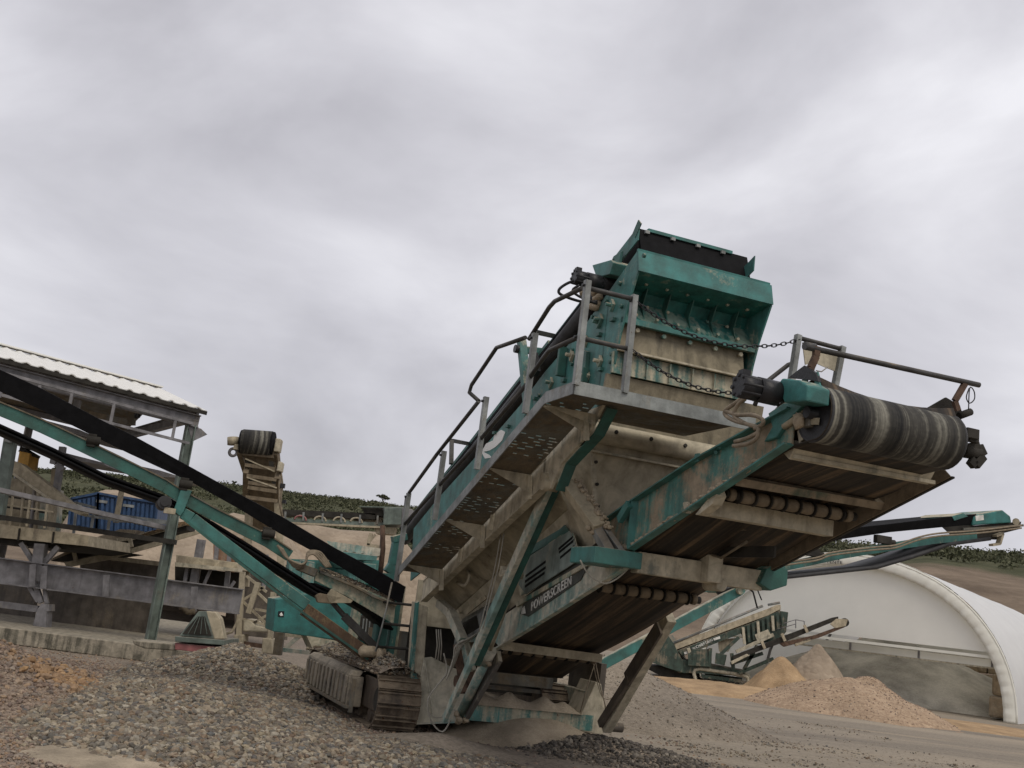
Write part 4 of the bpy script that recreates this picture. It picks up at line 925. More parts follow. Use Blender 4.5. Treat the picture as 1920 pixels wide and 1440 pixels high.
# lettering
def text_mesh(txt, name, p0, p1, height, nrm, mat, parent, shear=0.0, base=None, bold=.0):
    cu_ = bpy.data.curves.new(name, 'FONT'); cu_.body = txt; cu_.size = 1; cu_.extrude = .004; cu_.offset = bold; cu_.shear = shear; cu_.space_character = 1.12
    to = bpy.data.objects.new(name, cu_); scene.collection.objects.link(to)
    dg = bpy.context.evaluated_depsgraph_get(); me = bpy.data.meshes.new_from_object(to.evaluated_get(dg)); bpy.data.objects.remove(to)
    xs = [v_.co.x for v_ in me.vertices]; ys = [v_.co.y for v_ in me.vertices]; x0, x1, y0, y1 = min(xs), max(xs), min(ys), max(ys)
    X = p1-p0; Y_ = Vector(nrm).cross(X).normalized()*height; Zn = Vector(nrm).normalized()
    b_ = Vector(base) if base is not None else ROOTLOC[parent.name]
    for v_ in me.vertices: v_.co = p0+X*((v_.co.x-x0)/(x1-x0))+Y_*((v_.co.y-y0)/(y1-y0))+Zn*v_.co.z-b_
    me.materials.clear(); me.materials.append(mat); o = bpy.data.objects.new(name, me); scene.collection.objects.link(o); o.parent = parent; ROOTLOC[o.name] = b_; return o
pa, pb = MP(996, 1146, u=4.732), MP(1072, 1095, u=4.732)
text_mesh('POWERSCREEN', 'lettering', pa, pb, .10, -WV, Mt['letter'], fcv, .12, bold=.006)
MB().prism(MPS([(979, 1141), (984, 1136), (986, 1150), (978, 1152)], u=4.732), -WV*.004).build('plate_mark', Mt['letter'], fcv)
# head end: motor, bracket, guards
MB().prism(MPS([(1457, 722), (1466, 709), (1498, 712), (1514, 722), (1512, 752), (1470, 755)], u=4.56), WV*.2).build('motor_housing', Mt['teal_clean'], fcv, bevel=.012)
MB().prism(MPS([(1440, 775), (1470, 755), (1512, 753), (1500, 765), (1475, 790), (1455, 820), (1432, 828), (1448, 800)], u=4.72), WV*.04).build('head_plate', Mt['teal'], fcv, bevel=.006)
motor(MP(1456, 738, u=4.56), -WV, fcv, 1.12)
MB().prism(MPS([(1478, 708), (1508, 685), (1530, 700), (1534, 715), (1515, 712)], u=4.74), WV*.03).build('guard_flap', Mt['black'], fcv)
MB().path(MPS([(1513, 710), (1506, 718), (1512, 750), (1535, 755), (1536, 735), (1530, 700)], u=4.76), .05, .014, WV).build('bracket_hoop', Mt['teal'], fcv)
MB().path(MPS([(1503, 800), (1505, 765), (1512, 790), (1535, 790)], u=4.76), .05, .012, WV).cyl(MP(1490, 785, u=4.74), MP(1517, 776, u=4.80), .035, 12).cyl(MP(1470, 800, u=4.74), MP(1500, 780, u=4.74), .025, 10).build('belt_tensioner', Mt['teal_mud'], fcv)
MB().box(MP(1522, 792, u=4.80), .12, .10, .09).build('bearing_block', Mt['galv_mud'], fcv, bevel=.01)
MB().lump(MP(1498, 790, u=4.72), .035, .06, .07, 3, 2).build('mud_clod', Mt['mudlump'], fcv)
MB().prism(MPS([(1494, 808), (1505, 800), (1520, 812), (1500, 828), (1498, 835)], u=4.80), WV*.05).build('scraper_end', Mt['mud_plate'], fcv, bevel=.006)
for pts in ([(1400, 738), (1384, 752), (1362, 768), (1360, 778), (1380, 790), (1418, 800), (1422, 810), (1400, 822), (1378, 828)], [(1404, 742), (1386, 756), (1378, 770), (1378, 782), (1400, 795), (1420, 802), (1420, 820), (1402, 832), (1375, 836)], [(1360, 770), (1382, 778), (1410, 778), (1428, 785), (1430, 795), (1415, 804)]):
    MB().tube(MPS(pts, u=4.62), .017, 8).build('hydraulic_hose', Mt['hose'], fcv)
# wiper bar above the pulley with its hooks and right-hand end gear
wa, wb = MP(1510, 650, v=6.6), MP(1836, 722, v=6.6)
MB().cyl(wa, wb, .022, 10).cyl(MP(1508, 648, v=6.62), MP(1528, 652, v=6.62), .032, 10).build('wiper_bar', Mt['pipe'], fcv)
MB().path(MPS([(1531, 650), (1530, 668), (1520, 690), (1518, 705)], v=6.6), .035, .05, WV).build('bar_bracket', Mt['rust'], fcv)
MB().path(MPS([(1811, 716), (1800, 735), (1790, 752), (1796, 770)], v=6.6), .03, .045, WV).build('bar_bracket', Mt['rust'], fcv)
MB().prism(MPS([(1734, 768), (1774, 745), (1800, 760), (1806, 780), (1795, 800), (1760, 785)], v=6.75), LV*.02).cyl(MP(1798, 780, v=6.7), MP(1820, 772, v=6.7), .03, 10).build('end_guard', Mt['dark'], fcv)
MB().box(MP(1808, 815, v=6.6), .12, .2, .08).path(MPS([(1800, 812), (1808, 808), (1815, 822), (1833, 826)], v=6.55), .04, .05, WV).path(MPS([(1812, 840), (1834, 836), (1843, 855), (1828, 873), (1818, 862)], v=6.6), .07, .05, LV).build('tail_bracket', Mt['dark'], fcv, bevel=.005)
MB().cyl(MP(1805, 845, v=6.62), MP(1835, 850, v=6.62), .055, 12).build('bearing_housing', Mt['dark'], fcv)
MB().tube(MPS([(1817, 728), (1812, 745), (1818, 756), (1827, 748), (1826, 733), (1818, 728), (1816, 768)], v=6.58), .005, 5).build('tie_wire', Mt['black'], fcv)
MB().tube(MPS([(1088, 1050), (1100, 1072), (1118, 1088), (1136, 1094), (1155, 1086), (1172, 1072), (1184, 1058)], v=9.3), .008, 6).tube(MPS([(1530, 695), (1540, 697), (1552, 688)], v=6.7), .005, 5).split('loose_cable', Mt['hose_w'], fcv)
MB().tube(MPS([(1395, 1095), (1412, 1110), (1420, 1140)], v=9.6), .009, 6).tube(MPS([(1400, 1092), (1420, 1105), (1428, 1125)], v=9.6), .007, 6).split('loose_cable', Mt['black'], fcv)
MB().box(m(5.62, 8.7, 2.42), .02, 1.2, .10).build('centre_strip', Mt['dark'], fcv)
# --- side conveyors
def interp(pts, x):
    if x <= pts[0][0]: return pts[0][1]+(pts[1][1]-pts[0][1])*(x-pts[0][0])/(pts[1][0]-pts[0][0])
    for (a, b), (c, d) in zip(pts, pts[1:]):
        if x <= c: return b+(d-b)*(x-a)/(c-a)
    (a, b), (c, d) = pts[-2:]; return b+(d-b)*(x-a)/(c-a)
def trough(name, up, lo, v0, w, mat, par):        # belt trough seen from its near edge
    U_ = [MP(*q, v=v0) for q in up]; Lw = [MP(*q, v=v0) for q in lo]
    rows = []
    for a in U_:
        z_lo = interp(sorted([(q.dot(WV), q.z) for q in Lw]), a.dot(WV)); h_ = a.z-z_lo
        rows.append([a, a-ZV*h_*.5+LV*.03, Vector((a.x, a.y, z_lo+.03))+LV*.05, Vector((a.x, a.y, z_lo+.12))+LV*.22, Vector((a.x, a.y, z_lo+.17))+LV*(w-.24), Vector((a.x, a.y, z_lo+.20))+LV*(w-.06), a+LV*w])
    return MB().sheet(rows, False).build(name, mat, par, solid=.02)
lc = part('side_conveyor', label='left side conveyor with its black belt rising out of the picture')
trough('conveyor_belt', [(-120, 636), (0, 693), (75, 727), (187, 786), (250, 817), (365, 880), (450, 927), (529, 969), (629, 1028), (712, 1072), (760, 1100)], [(-120, 680), (0, 737), (125, 792), (175, 820), (250, 857), (350, 902), (400, 928), (504, 990), (552, 1020), (640, 1065), (740, 1128)], 14.2, .80, Mt['rubber'], lc)
for v_ in (14.28, 15.0):
    hi = MPS([(-120, 700), (0, 756), (82, 790), (160, 827), (232, 862), (312, 902), (335, 917), (400, 953), (504, 1005), (545, 1032)], v=v_)
    MB().path([q-ZV*.07 for q in hi], .05, .15).build('side_channel', Mt['teal_dark'], lc)
    MB().path([q+ZV*.012 for q in hi], .09, .016).build('channel_flange', Mt['galv_mud'], lc)
    MB().prism(MPS([(595, 1068), (650, 1090), (742, 1130), (738, 1170), (650, 1118), (590, 1088)], v=v_), LV*.02).build('tail_plate', Mt['teal_dusty'], lc)
MB().path(MPS([(600, 1072), (660, 1097), (700, 1118), (742, 1135)], v=14.24), .08, .03).build('tail_flange', Mt['galv_mud'], lc)
rb_ = [(-120, 742), (0, 797), (100, 842), (200, 892), (305, 929), (400, 981), (470, 1024), (594, 1104), (625, 1120)]
for dz_ in (0, 1):
    MB().sheet([[q+LV*w_+ZV*(-.055*dz_) for w_ in (0, .4, .85)] for q in MPS(rb_, v=14.3)]).build('return_belt', Mt['rubber'], lc, solid=.03)
MB().sheet([[q+LV*w_+ZV*.1 for w_ in (0, .4, .85)] for q in MPS([(590, 1110), (640, 1130), (700, 1165), (735, 1195)], v=14.3)]).build('tail_belt', Mt['rubber'], lc, solid=.03)
# idler brackets
for (x_, y_) in ((172, 826), (345, 908), (500, 1000)):
    q = MP(x_, y_, v=14.24); MB().box(q, .10, .10, .16).cyl(q-LV*.03+WV*-.06, q-LV*.03+WV*.1, .055, 12).build('idler_bracket', Mt['dark'], lc, bevel=.006)
q = MP(343, 942, v=14.22)
MB().prism(MPS([(340, 915), (360, 920), (345, 958), (338, 968), (325, 958), (330, 945)], v=14.2), LV*.06).build('hinge_plate', Mt['teal'], lc, bevel=.006)
q = MP(309, 942, v=14.15); MB().cyl(q, q+LV*.5, .085, 18).cyl(q-LV*.03, q, .05, 14).build('hinge_roller', Mt['rubber_g'], lc)
MB().box(MP(318, 958, v=14.2), .14, .1, .07).build('hinge_foot', Mt['tan_steel'], lc)
# support strut: teal upper tube, rusty telescopic lower tube
for v_ in (14.3, 15.0):
    st_ = MPS([(342, 962), (360, 972), (575, 1135)], v=v_); MB().path(st_, .09, .14).build('strut_tube', Mt['teal'], lc, bevel=.008)
    MB().path(MPS([(343, 972), (560, 1143), (690, 1236)], v=v_-.06), .03, .03).build('strut_edge', Mt['teal_dark'], lc)
    MB().bar(MP(570, 1142, v=v_), MP(695, 1232, v=v_), .10, .17).build('strut_sleeve', paint('rusty_sleeve', (.10, .06, .04), .4, rust=.25, dcol=(.22, .16, .09)) if v_ < 14.5 else Mt['teal_mud'], lc, bevel=.006)
MB().tube(MPS([(622, 1128), (650, 1160), (700, 1215)], v=14.5), .035, 10).bar(MP(645, 1155, v=14.5), MP(705, 1215, v=14.5), .09, .10).build('lift_cylinder', Mt['pipe'], lc)
MB().lump(MP(692, 1222, v=14.2), .16, .1, .09, 3).lump(MP(714, 1228, v=14.15), .07, .07, .12, 5).split('mud_clod', Mt['mudlump'], lc)
MB().prism(MPS([(592, 1118), (600, 1112), (645, 1120), (620, 1132), (596, 1130)], v=14.2), LV*.1).build('rust_box', Mt['muddark'], lc, bevel=.01)
MB().prism(MPS([(622, 1104), (662, 1126), (658, 1131), (618, 1131), (612, 1118)], v=14.2), LV*.05).build('tail_bracket', Mt['teal_mud'], lc, bevel=.006)
MB().prism(MPS([(563, 1056), (598, 1068), (590, 1082), (556, 1068)], v=14.2), LV*.12).build('valve_block', Mt['galv_mud'], lc, bevel=.01)
for k_ in range(4):
    MB().tube(MPS([(520+3*k_, 1022+2*k_), (535+3*k_, 1044+3*k_), (552, 1054+3*k_), (566, 1058+2*k_), (574, 1052), (576, 1044-2*k_), (582, 1039-2*k_), (590+2*k_, 1040-2*k_), (600+2*k_, 1050-3*k_), (612+3*k_, 1064)], v=14.12+.02*k_), .015, 8).build('hydraulic_hose', Mt['hose'], lc)
P = []; S = []
for _ in range(2200):
    x_ = random.uniform(600, 738); y_ = interp([(600, 1068), (650, 1086), (742, 1128)], x_)-random.uniform(0, 8)
    q = MP(x_, y_+4, v=14.3+random.random()*.12); P.append(tuple(q)); S.append(random.uniform(.008, .028))
tag(stones('spilt_gravel', P, S, Mt['st_grey'], lc, ROOTLOC[lc.name]), kind='stuff')
MB().tube(MPS([(735, 1092), (720, 1160), (704, 1222)], v=14.0), .012, 8).build('thin_rod', Mt['galv'], lc)
for y_ in (1135, 1175, 1218): MB().tube([MP(705 if y_ > 1200 else 720, y_-6, v=14.2), MP(778, y_, v=13.6)], .018, 8).build('ladder_rung', Mt['dark'], uf)
rc = part('side_conveyor', label='right side conveyor rising out beyond the front belt')
trough('conveyor_belt', [(1440, 1035), (1500, 1008), (1580, 992), (1671, 982), (1810, 965), (1830, 964)], [(1440, 1060), (1528, 1022), (1643, 1003), (1754, 992), (1830, 985)], 14.4, .9, Mt['rubber'], rc)
for v_ in (14.45, 15.1):
    MB().path([q-ZV*.06 for q in MPS([(1300, 1100), (1449, 1060), (1573, 1034), (1747, 1006), (1830, 998)], v=v_)], .05, .13).build('side_channel', Mt['teal'], rc)
    MB().prism(MPS([(1765, 985), (1830, 985), (1915, 978), (1912, 992), (1880, 1000), (1868, 1012), (1790, 1008)], v=v_), LV*.03).build('head_plate', Mt['dark'], rc)
    MB().path(MPS([(1805, 992), (1850, 990), (1918, 985)], v=v_-.03), .04, .04).build('head_bar', Mt['galv_mud'], rc)
MB().sheet([[q+LV*w_ for w_ in (0, .4, .85)] for q in MPS([(1430, 1082), (1476, 1082), (1643, 1064), (1712, 1044), (1782, 1020), (1858, 1010)], v=14.42)]).build('return_belt', Mt['rubber_g'], rc, solid=.06)
MB().prism(MPS([(1824, 985), (1825, 966), (1880, 956), (1895, 968), (1897, 980)], v=14.4), LV*.95).build('head_cover', Mt['teal_clean'], rc, bevel=.02)
MB().prism(MPS([(1829, 967), (1844, 965), (1845, 975), (1830, 977)], v=14.394), LV*.006).build('cover_sign', Mt['letter'], rc)
MB().prism(MPS([(1785, 968), (1806, 962), (1815, 968), (1790, 976)], v=14.39), LV*.9).build('cover_lip', Mt['teal'], rc)
for x_, y_ in ((1520, 1035), (1655, 1012)):
    q = MP(x_, y_, v=14.4); MB().box(q, .3, .1, .13).cyl(q+WV*.1-ZV*.02, q+WV*.24-ZV*.02, .05, 10).build('idler_bracket', Mt['dark'], rc, bevel=.006)
for dy in (0, 5): MB().tube(MPS([(1460, 1056+dy), (1530, 1046+dy), (1560, 1036+dy), (1640, 1026+dy), (1680, 1022+dy), (1720, 1008+dy), (1760, 1000+dy), (1830, 995+dy), (1915, 985+dy)], v=14.3), .016, 6).build('hydraulic_hose', Mt['hose'], rc)
MB().path(MPS([(1865, 1005), (1878, 1000), (1872, 1020), (1858, 1022)], v=14.4), .1, .04).cyl(MP(1905, 978, v=14.4), MP(1905, 978, v=15.1), .06, 12).build('head_scraper', Mt['tan_steel'], rc)
for v_ in (14.45, 15.15):
    MB().path(MPS([(1388, 1106), (1092, 1266)], v=v_), .08, .15).build('strut_tube', Mt['teal'], rc, bevel=.008)
    MB().path([q+ZV*.085 for q in MPS([(1388, 1106), (1092, 1266)], v=v_)], .06, .015).build('strut_edge', Mt['white_dust'], rc)
q = MP(1387, 1106, v=14.4); MB().cyl(q-LV*.05, q+LV*.9, .07, 16).build('strut_pivot', Mt['teal_dusty'], rc)
MB().tube(MPS([(1345, 1112), (1372, 1100), (1400, 1098)], v=14.3), .03, 8).build('hydraulic_hose', Mt['black'], rc)
# --- power unit and hopper end behind the track
pu = part('power_unit')
MB().prism(MPS([(517, 1123), (550, 1119), (594, 1109), (640, 1118), (735, 1160), (735, 1215), (681, 1207), (512, 1184)], v=18.9), LV*.9).build('side_panel', Mt['teal_clean'], pu, bevel=.015)
MB().prism(MPS([(522, 1146), (533, 1146), (532, 1157), (521, 1156)], v=18.89), LV*.01).build('sticker', Mt['black'], pu)
MB().prism(MPS([(524, 1152), (528, 1148), (531, 1154), (526, 1155)], v=18.88), LV*.008).build('sticker_mark', Mt['letter'], pu)
up_ = paint('faded_teal_panel', (.06, .20, .19), .35, rust=.02, dcol=(.36, .33, .27))
for a, b in ((543, 565), (567, 590)):
    MB().prism(MPS([(a, 1050), (b, 1052+2), (b-2, 1116), (a-5, 1120)], v=19.2), LV*.3).build('canopy_panel', up_, pu, bevel=.01)
MB().prism(MPS([(628, 1032), (708, 1042), (706, 1052), (640, 1048)], v=19.0), LV*1.6).prism(MPS([(640, 1052), (706, 1058), (704, 1068), (650, 1066)], v=18.9), LV*1.6).prism(MPS([(650, 1068), (704, 1072), (700, 1095), (655, 1085)], v=19.0), LV*1.4).split('canopy_roof', up_, pu, bevel=.01)
MB().prism(MPS([(672, 1160), (690, 1150), (735, 1160), (735, 1215), (690, 1205), (670, 1198)], v=18.6), LV*.2).build('dark_bay', Mt['dark'], pu)
for x_ in (682, 688, 694): MB().bar(MP(x_, 1160, v=18.5), MP(x_-4, 1198, v=18.5), .02, .02).build('louvre_bar', Mt['galv'], pu)
MB().prism(MPS([(575, 1192), (600, 1196), (640, 1203), (700, 1212), (700, 1235), (590, 1224)], v=18.9), LV*.6).build('lower_panel', Mt['teal_dusty'], pu)
MB().prism(MPS([(545, 1048), (640, 1052), (716, 1050), (716, 1132), (640, 1122), (540, 1128)], v=19.9), LV*.4).build('canopy_wall', Mt['teal'], pu)
MB().prism(MPS([(636, 1064), (712, 1068), (712, 1074), (636, 1070)], v=19.7), LV*.2).prism(MPS([(640, 1090), (710, 1092), (710, 1096), (640, 1094)], v=19.7), LV*.2).split('canopy_ledge', Mt['teal_clean'], pu)
for x_ in (572, 596, 622, 660, 690): MB().bar(MP(x_, 1056, v=19.8), MP(x_-4, 1122, v=19.8), .05, .03, LV).build('canopy_rib', Mt['teal_dark'], pu)
# ------------------------------------------------------------------ storage tent on the right
PH = R(35); AX = Vector((math.sin(PH), math.cos(PH), 0)); FR = Vector((-math.cos(PH), math.sin(PH), 0))
T0 = G(1908, 1358)
TW, THt = 12.6, 5.55
tt_ = root('storage_tent', T0+FR*(TW/2), 'white arched fabric storage tent with an open front, over heaps of dust', 'tent')
def arch(off=0.0, n=40, k=0.0):
    pts = []
    for i in range(n+1):
        a = math.pi*i/n; c, s_ = math.cos(a), math.sin(a)
        x_ = math.copysign(abs(c)**.93, c); z_ = s_**.97
        pts.append((TW/2*(1-x_)+(off*c), z_*THt-off*s_))
    return pts
def tp(q, d): return T0+FR*q[0]+AX*d+ZV*q[1]
oa = arch()
rows = []
for j in range(25):
    d_ = j*.9; rows.append([tp(q, d_)+ZV*((.06*math.cos(2*math.pi*j/4)+.03*n2(d_*1.3, i*.6, 1))*(1 if 0 < i < 40 else 0)) for i, q in enumerate(oa)])
MB().sheet(rows).build('fabric_roof', Mt['fabric'], tt_)
inn = arch(.46)
vr = []
for k_ in range(5):
    f_ = k_/4; row = []
    for i in range(201):
        i0 = i/5; a_ = int(min(39, i0)); w_ = i0-a_
        o1 = Vector(oa[a_]).lerp(Vector(oa[a_+1]), w_); o2 = Vector(inn[a_]).lerp(Vector(inn[a_+1]), w_)
        q = o1.lerp(o2, f_); row.append(tp(q, -.03-.05*math.sin(math.pi*f_)-.035*f_*math.sin(i*2.1+math.sin(i*.7)*2)))
    vr.append(row)
MB().sheet(vr).build('front_valance', Mt['fabric_c'], tt_, solid=.02)
MB().tube([tp(qq, -.04) for qq in arch(.02, 60)], .035, 6).build('edge_rope', Mt['fabric_c'], tt_)
zc_ = 2.25
cur = [q for q in arch(.44, 60) if q[1] >= zc_]
MB().prism([tp(q, .25) for q in cur], AX*.03).build('front_curtain', Mt['fabric_g'], tt_)
MB().bar(tp((cur[0][0], zc_-.04), .24), tp((cur[-1][0], zc_-.04), .24), .08, .10).build('curtain_hem', Mt['fabric_c'], tt_)
MB().prism([tp((1.2, zc_-.10), 19.4), tp((TW-1.2, zc_-.10), 19.4), tp((TW-2.2, 4.0), 19.4), tp((TW/2, 5.2), 19.4), tp((2.2, 4.0), 19.4)], AX*.03).build('rear_curtain', Mt['fabric_g'], tt_)
sn = MB()
for i in range(5): x_ = 1.0+i*2.6; sn.bar(tp((x_, zc_-.1), .6), tp((x_, zc_-.42), .6), .06, .06)
sn.split('frame_stub', Mt['grey_steel'], tt_)
MB().bar(tp((.7, zc_-.42), .6), tp((TW-.7, zc_-.42), .6), .08, .06).build('frame_rail', Mt['mud_plate'], tt_)
MB().prism([tp((.72, zc_-.12), .62), tp((TW-.72, zc_-.12), .62), tp((TW-.72, zc_-.40), .62), tp((.72, zc_-.40), .62)], AX*.02).build('lower_panel', Mt['fabric_c'], tt_)
for dd in (0.4, 8, 15.5):
    MB().tube([tp(q, dd+.3) for q in arch(.12, 24)], .07, 8).build('arch_frame', Mt['grey_steel'], tt_)
lg_ = Vector(oa[21]); q0 = tp((TW*.47, THt-.42), -.12)
text_mesh('TENTE', 'fabric_mark', tp((TW*.565, THt-.43), -.13), tp((TW*.515, THt-.41), -.13), .11, -AX, Mt['black'], tt_)
MB().path([tp((TW*.56, THt-.28), -.13), tp((TW*.545, THt-.2), -.13), tp((TW*.525, THt-.26), -.13)], .02, .04).build('fabric_mark_arc', Mt['black'], tt_)
# block wall of big tan stones behind, inside the tent
bw = root('block_wall', tp((TW/2, 0), 17.5), 'rough tan stone block wall at the back of the tent', 'stone wall')
bmat = paint('tan_stone', (.34, .25, .15), .5, rust=.05, dcol=(.40, .33, .24))
for r_ in range(3):
    x_ = .2 - .5*(r_ % 2)
    while x_ < TW-.3:
        w_ = random.uniform(.9, 1.5); c = tp((x_+w_/2, .42+.78*r_), 17.5)
        MB().box(c, w_-.04, .8, .74, FR, AX, ZV).build('stone_block', bmat, bw, bevel=.09); x_ += w_
# side wall of stacked blocks on the right inside
for i in range(7):
    for r_ in range(2): MB().box(tp((.75+.15*random.random(), .45+.8*r_), 2.5+i*2.1), .7, 2.0, .78, FR, AX, ZV).build('stone_block', bmat, bw, bevel=.09)
c_ = tp((TW*.52, 0), 7.6); heap('dust_heap', c_.x, c_.y, 6.9, 6.4, -PH, 3.0, Mt['h_dust'], 'huge dark grey dust heap filling the tent', None, 'dust heap', seed=31, pw=.85, rough=.05)
c_ = tp((TW*.50, 0), 3.0); heap('dust_heap', c_.x, c_.y, 3.4, 2.2, -PH+.1, .95, Mt['h_dust'], 'lower dark dust heap spilling out of the tent mouth', None, 'dust heap', seed=33, pw=1.0, rough=.05)
def hp(px, py, Y, rx, ry, h_, mat, label, grp, cat, seed, pw=1.1, name='gravel_heap', rough=.07):
    q = A(px, py, Y); return heap(name, q.x, q.y, rx, ry, 0, h_, mat, label, grp, cat, seed=seed, pw=pw, rough=rough, st=(5000, .008, .028, Mt['st_red']) if name == 'gravel_heap' else None)
hp(1585, 1330, 32.5, 3.1, 3.0, 1.12, Mt['h_pink'], 'broad pinkish gravel heap in front of the storage tent', 'heaps near the storage tent', 'gravel heap', 41, .95)
hp(1628, 1290, 35.0, 1.9, 1.8, 1.25, Mt['h_pink'], 'peaked pinkish gravel heap behind the broad one, by the tent', 'heaps near the storage tent', 'gravel heap', 42)
hp(1464, 1290, 39.5, 1.35, 1.6, 1.45, Mt['h_ochre'], 'steep bright ochre sand heap under the end of the dark green screener', 'heaps near the storage tent', 'sand heap', 43, .9, 'sand_heap', .12)
hp(1526, 1280, 40.5, 1.9, 2.0, 2.25, Mt['h_tan'], 'tall conical brown sand heap under the thin raised conveyor', 'heaps near the storage tent', 'sand heap', 44, 1.35, 'sand_heap')
q = A(1350, 1300, 37); heap('sand_berm', q.x-.2, q.y-1.6, 5.4, 3.1, .2, .34, Mt['h_ochre'], 'low spread of yellow ochre sand before the dark green screener', None, 'sand', seed=45, pw=.7, rough=.1)
q = A(1700, 1370, 31); heap('sand_berm', q.x+2.4, q.y+2.5, 4.6, 2.6, .2, .10, Mt['h_ochre'], 'flat apron of pale ochre sand at the tent mouth', None, 'sand', seed=46, pw=.6, rough=.1)
# ------------------------------------------------------------------ second screener, far right
YS = 41.5
s2 = root('mobile_screener', A(1350, 1280, YS), 'smaller dark green tracked screener standing far off before the white tent', 'screening machine')
DV = Vector((.25, .97, 0)).normalized()
def sp(name, mat, pts, dep=.2, Y=YS, off=0, bev=.01, lab=None): return MB().prism([q+DV*off for q in AS(pts, Y)], DV*dep).build(name, Mt[mat] if isinstance(mat, str) else mat, s2, bevel=bev)
# tracks
for off in (0, 2.2):
    o_ = part('crawler_track', s2)
    rim = [(1301, 1262), (1303, 1256), (1312, 1254), (1340, 1258), (1392, 1266), (1402, 1270), (1403, 1280), (1396, 1287), (1370, 1286), (1320, 1280), (1304, 1276)]
    P_ = [q+DV*off for q in AS(rim, YS)]; MB().tube(P_, .07, 6, True).build('track_chain', Mt['mud_plate'], o_)
    sh = MB()
    for i in range(len(P_)):
        a, b = P_[i], P_[(i+1) % len(P_)]
        for k in range(5): c = a.lerp(b, k/5); sh.bar(c, c+DV*.45, .10, .05)
    sh.build('track_shoes', Mt['track'], o_)
    MB().prism([q+DV*(off+.05) for q in AS([(1315, 1264), (1390, 1274), (1388, 1280), (1316, 1271)], YS)], DV*.2).build('track_frame', Mt['scr_green'], o_)
    rr_ = MB()
    for i in range(6): c = A(1322+12*i, 1275+1.6*i, YS)+DV*(off+.05); rr_.cyl(c, c+DV*.35, .09, 10)
    rr_.split('track_roller', Mt['dark'], o_)
sp('chassis', 'scr_green', [(1222, 1240), (1245, 1230), (1300, 1240), (1395, 1258), (1395, 1268), (1300, 1262), (1275, 1262)], 2.2)
sp('rear_hopper', 'scr_green', [(1232, 1200), (1252, 1190), (1262, 1205), (1280, 1240), (1282, 1262), (1250, 1252), (1222, 1242)], 2.4, YS-.1)
sp('hopper_skirt', 'dark', [(1216, 1246), (1250, 1252), (1300, 1266), (1298, 1276), (1240, 1268), (1213, 1254)], 2.0, YS+.2)
sp('engine_box', 'scr_green', [(1290, 1226), (1300, 1217), (1325, 1217), (1328, 1250), (1290, 1248)], 1.6, YS-.2)
sp('control_box', 'scr_green', [(1342, 1224), (1362, 1228), (1358, 1248), (1340, 1244)], .6, YS-.3)
# long top conveyor
sp('feed_conveyor', 'tan_steel', [(1264, 1207), (1440, 1141), (1456, 1134), (1464, 1134), (1464, 1142), (1440, 1154), (1268, 1218)], 1.9)
sp('feed_side_board', 'tan_steel', [(1260, 1203), (1428, 1135), (1430, 1138), (1262, 1208)], .06, YS+1.9)
sp('feed_side_panel', 'scr_green', [(1270, 1220), (1440, 1156), (1446, 1166), (1280, 1230)], .15, YS-.05)
MB().tube([A(1262, 1206, YS), A(1430, 1136, YS)], .05, 8).tube([A(1440, 1134, YS+.5), A(1462, 1130, YS+.5)], .05, 6).split('feed_rail', Mt['galv'], s2)
text_mesh('CHIEFTAIN', 'lettering', A(1306, 1216, YS-.12), A(1337, 1202, YS-.12), .10, -DV, Mt['letter'], s2, bold=.01)
text_mesh('TURBO', 'lettering', A(1299, 1219, YS-.12), A(1304.5, 1217, YS-.12), .09, -DV, Mt['letter'], s2, bold=.01)
for a, b in (((1338, 1199), (1350, 1195)), ((1283, 1225), (1289, 1223))): MB().bar(A(*a, YS-.12), A(*b, YS-.12), .02, .09).build('name_plate', Mt['letter'], s2)
# screen box region with many uprights
sp('screen_box', 'scr_green', [(1385, 1178), (1462, 1145), (1478, 1148), (1474, 1185), (1460, 1200), (1400, 1212)], 1.9)
for i in range(9):
    a = A(1393+9.2*i, 1176-3.6*i, YS-.12); b = A(1396+9*i, 1208-4.2*i, YS-.12); MB().bar(a, b, .06, .10).build('box_stiffener', Mt['mud_plate' if i % 3 == 0 else 'scr_green'], s2)
sp('side_door', 'mud_plate', [(1415, 1190), (1440, 1180), (1446, 1192), (1420, 1203)], .08, YS-.2)
sp('chute_panel', 'tan_steel', [(1346, 1200), (1380, 1196), (1365, 1222), (1348, 1222)], .3, YS+.2)
for a, b in (((1350, 1228), (1385, 1195)), ((1300, 1240), (1290, 1215)), ((1380, 1222), (1450, 1190)), ((1395, 1255), (1420, 1210)), ((1370, 1245), (1430, 1225)), ((1385, 1262), (1450, 1235)), ((1330, 1250), (1332, 1215)), ((1375, 1255), (1372, 1225))): MB().bar(A(*a, YS-.15), A(*b, YS-.15), .10, .12).build('frame_strut', Mt['scr_green' if a[0] % 20 else 'mud_plate'], s2)
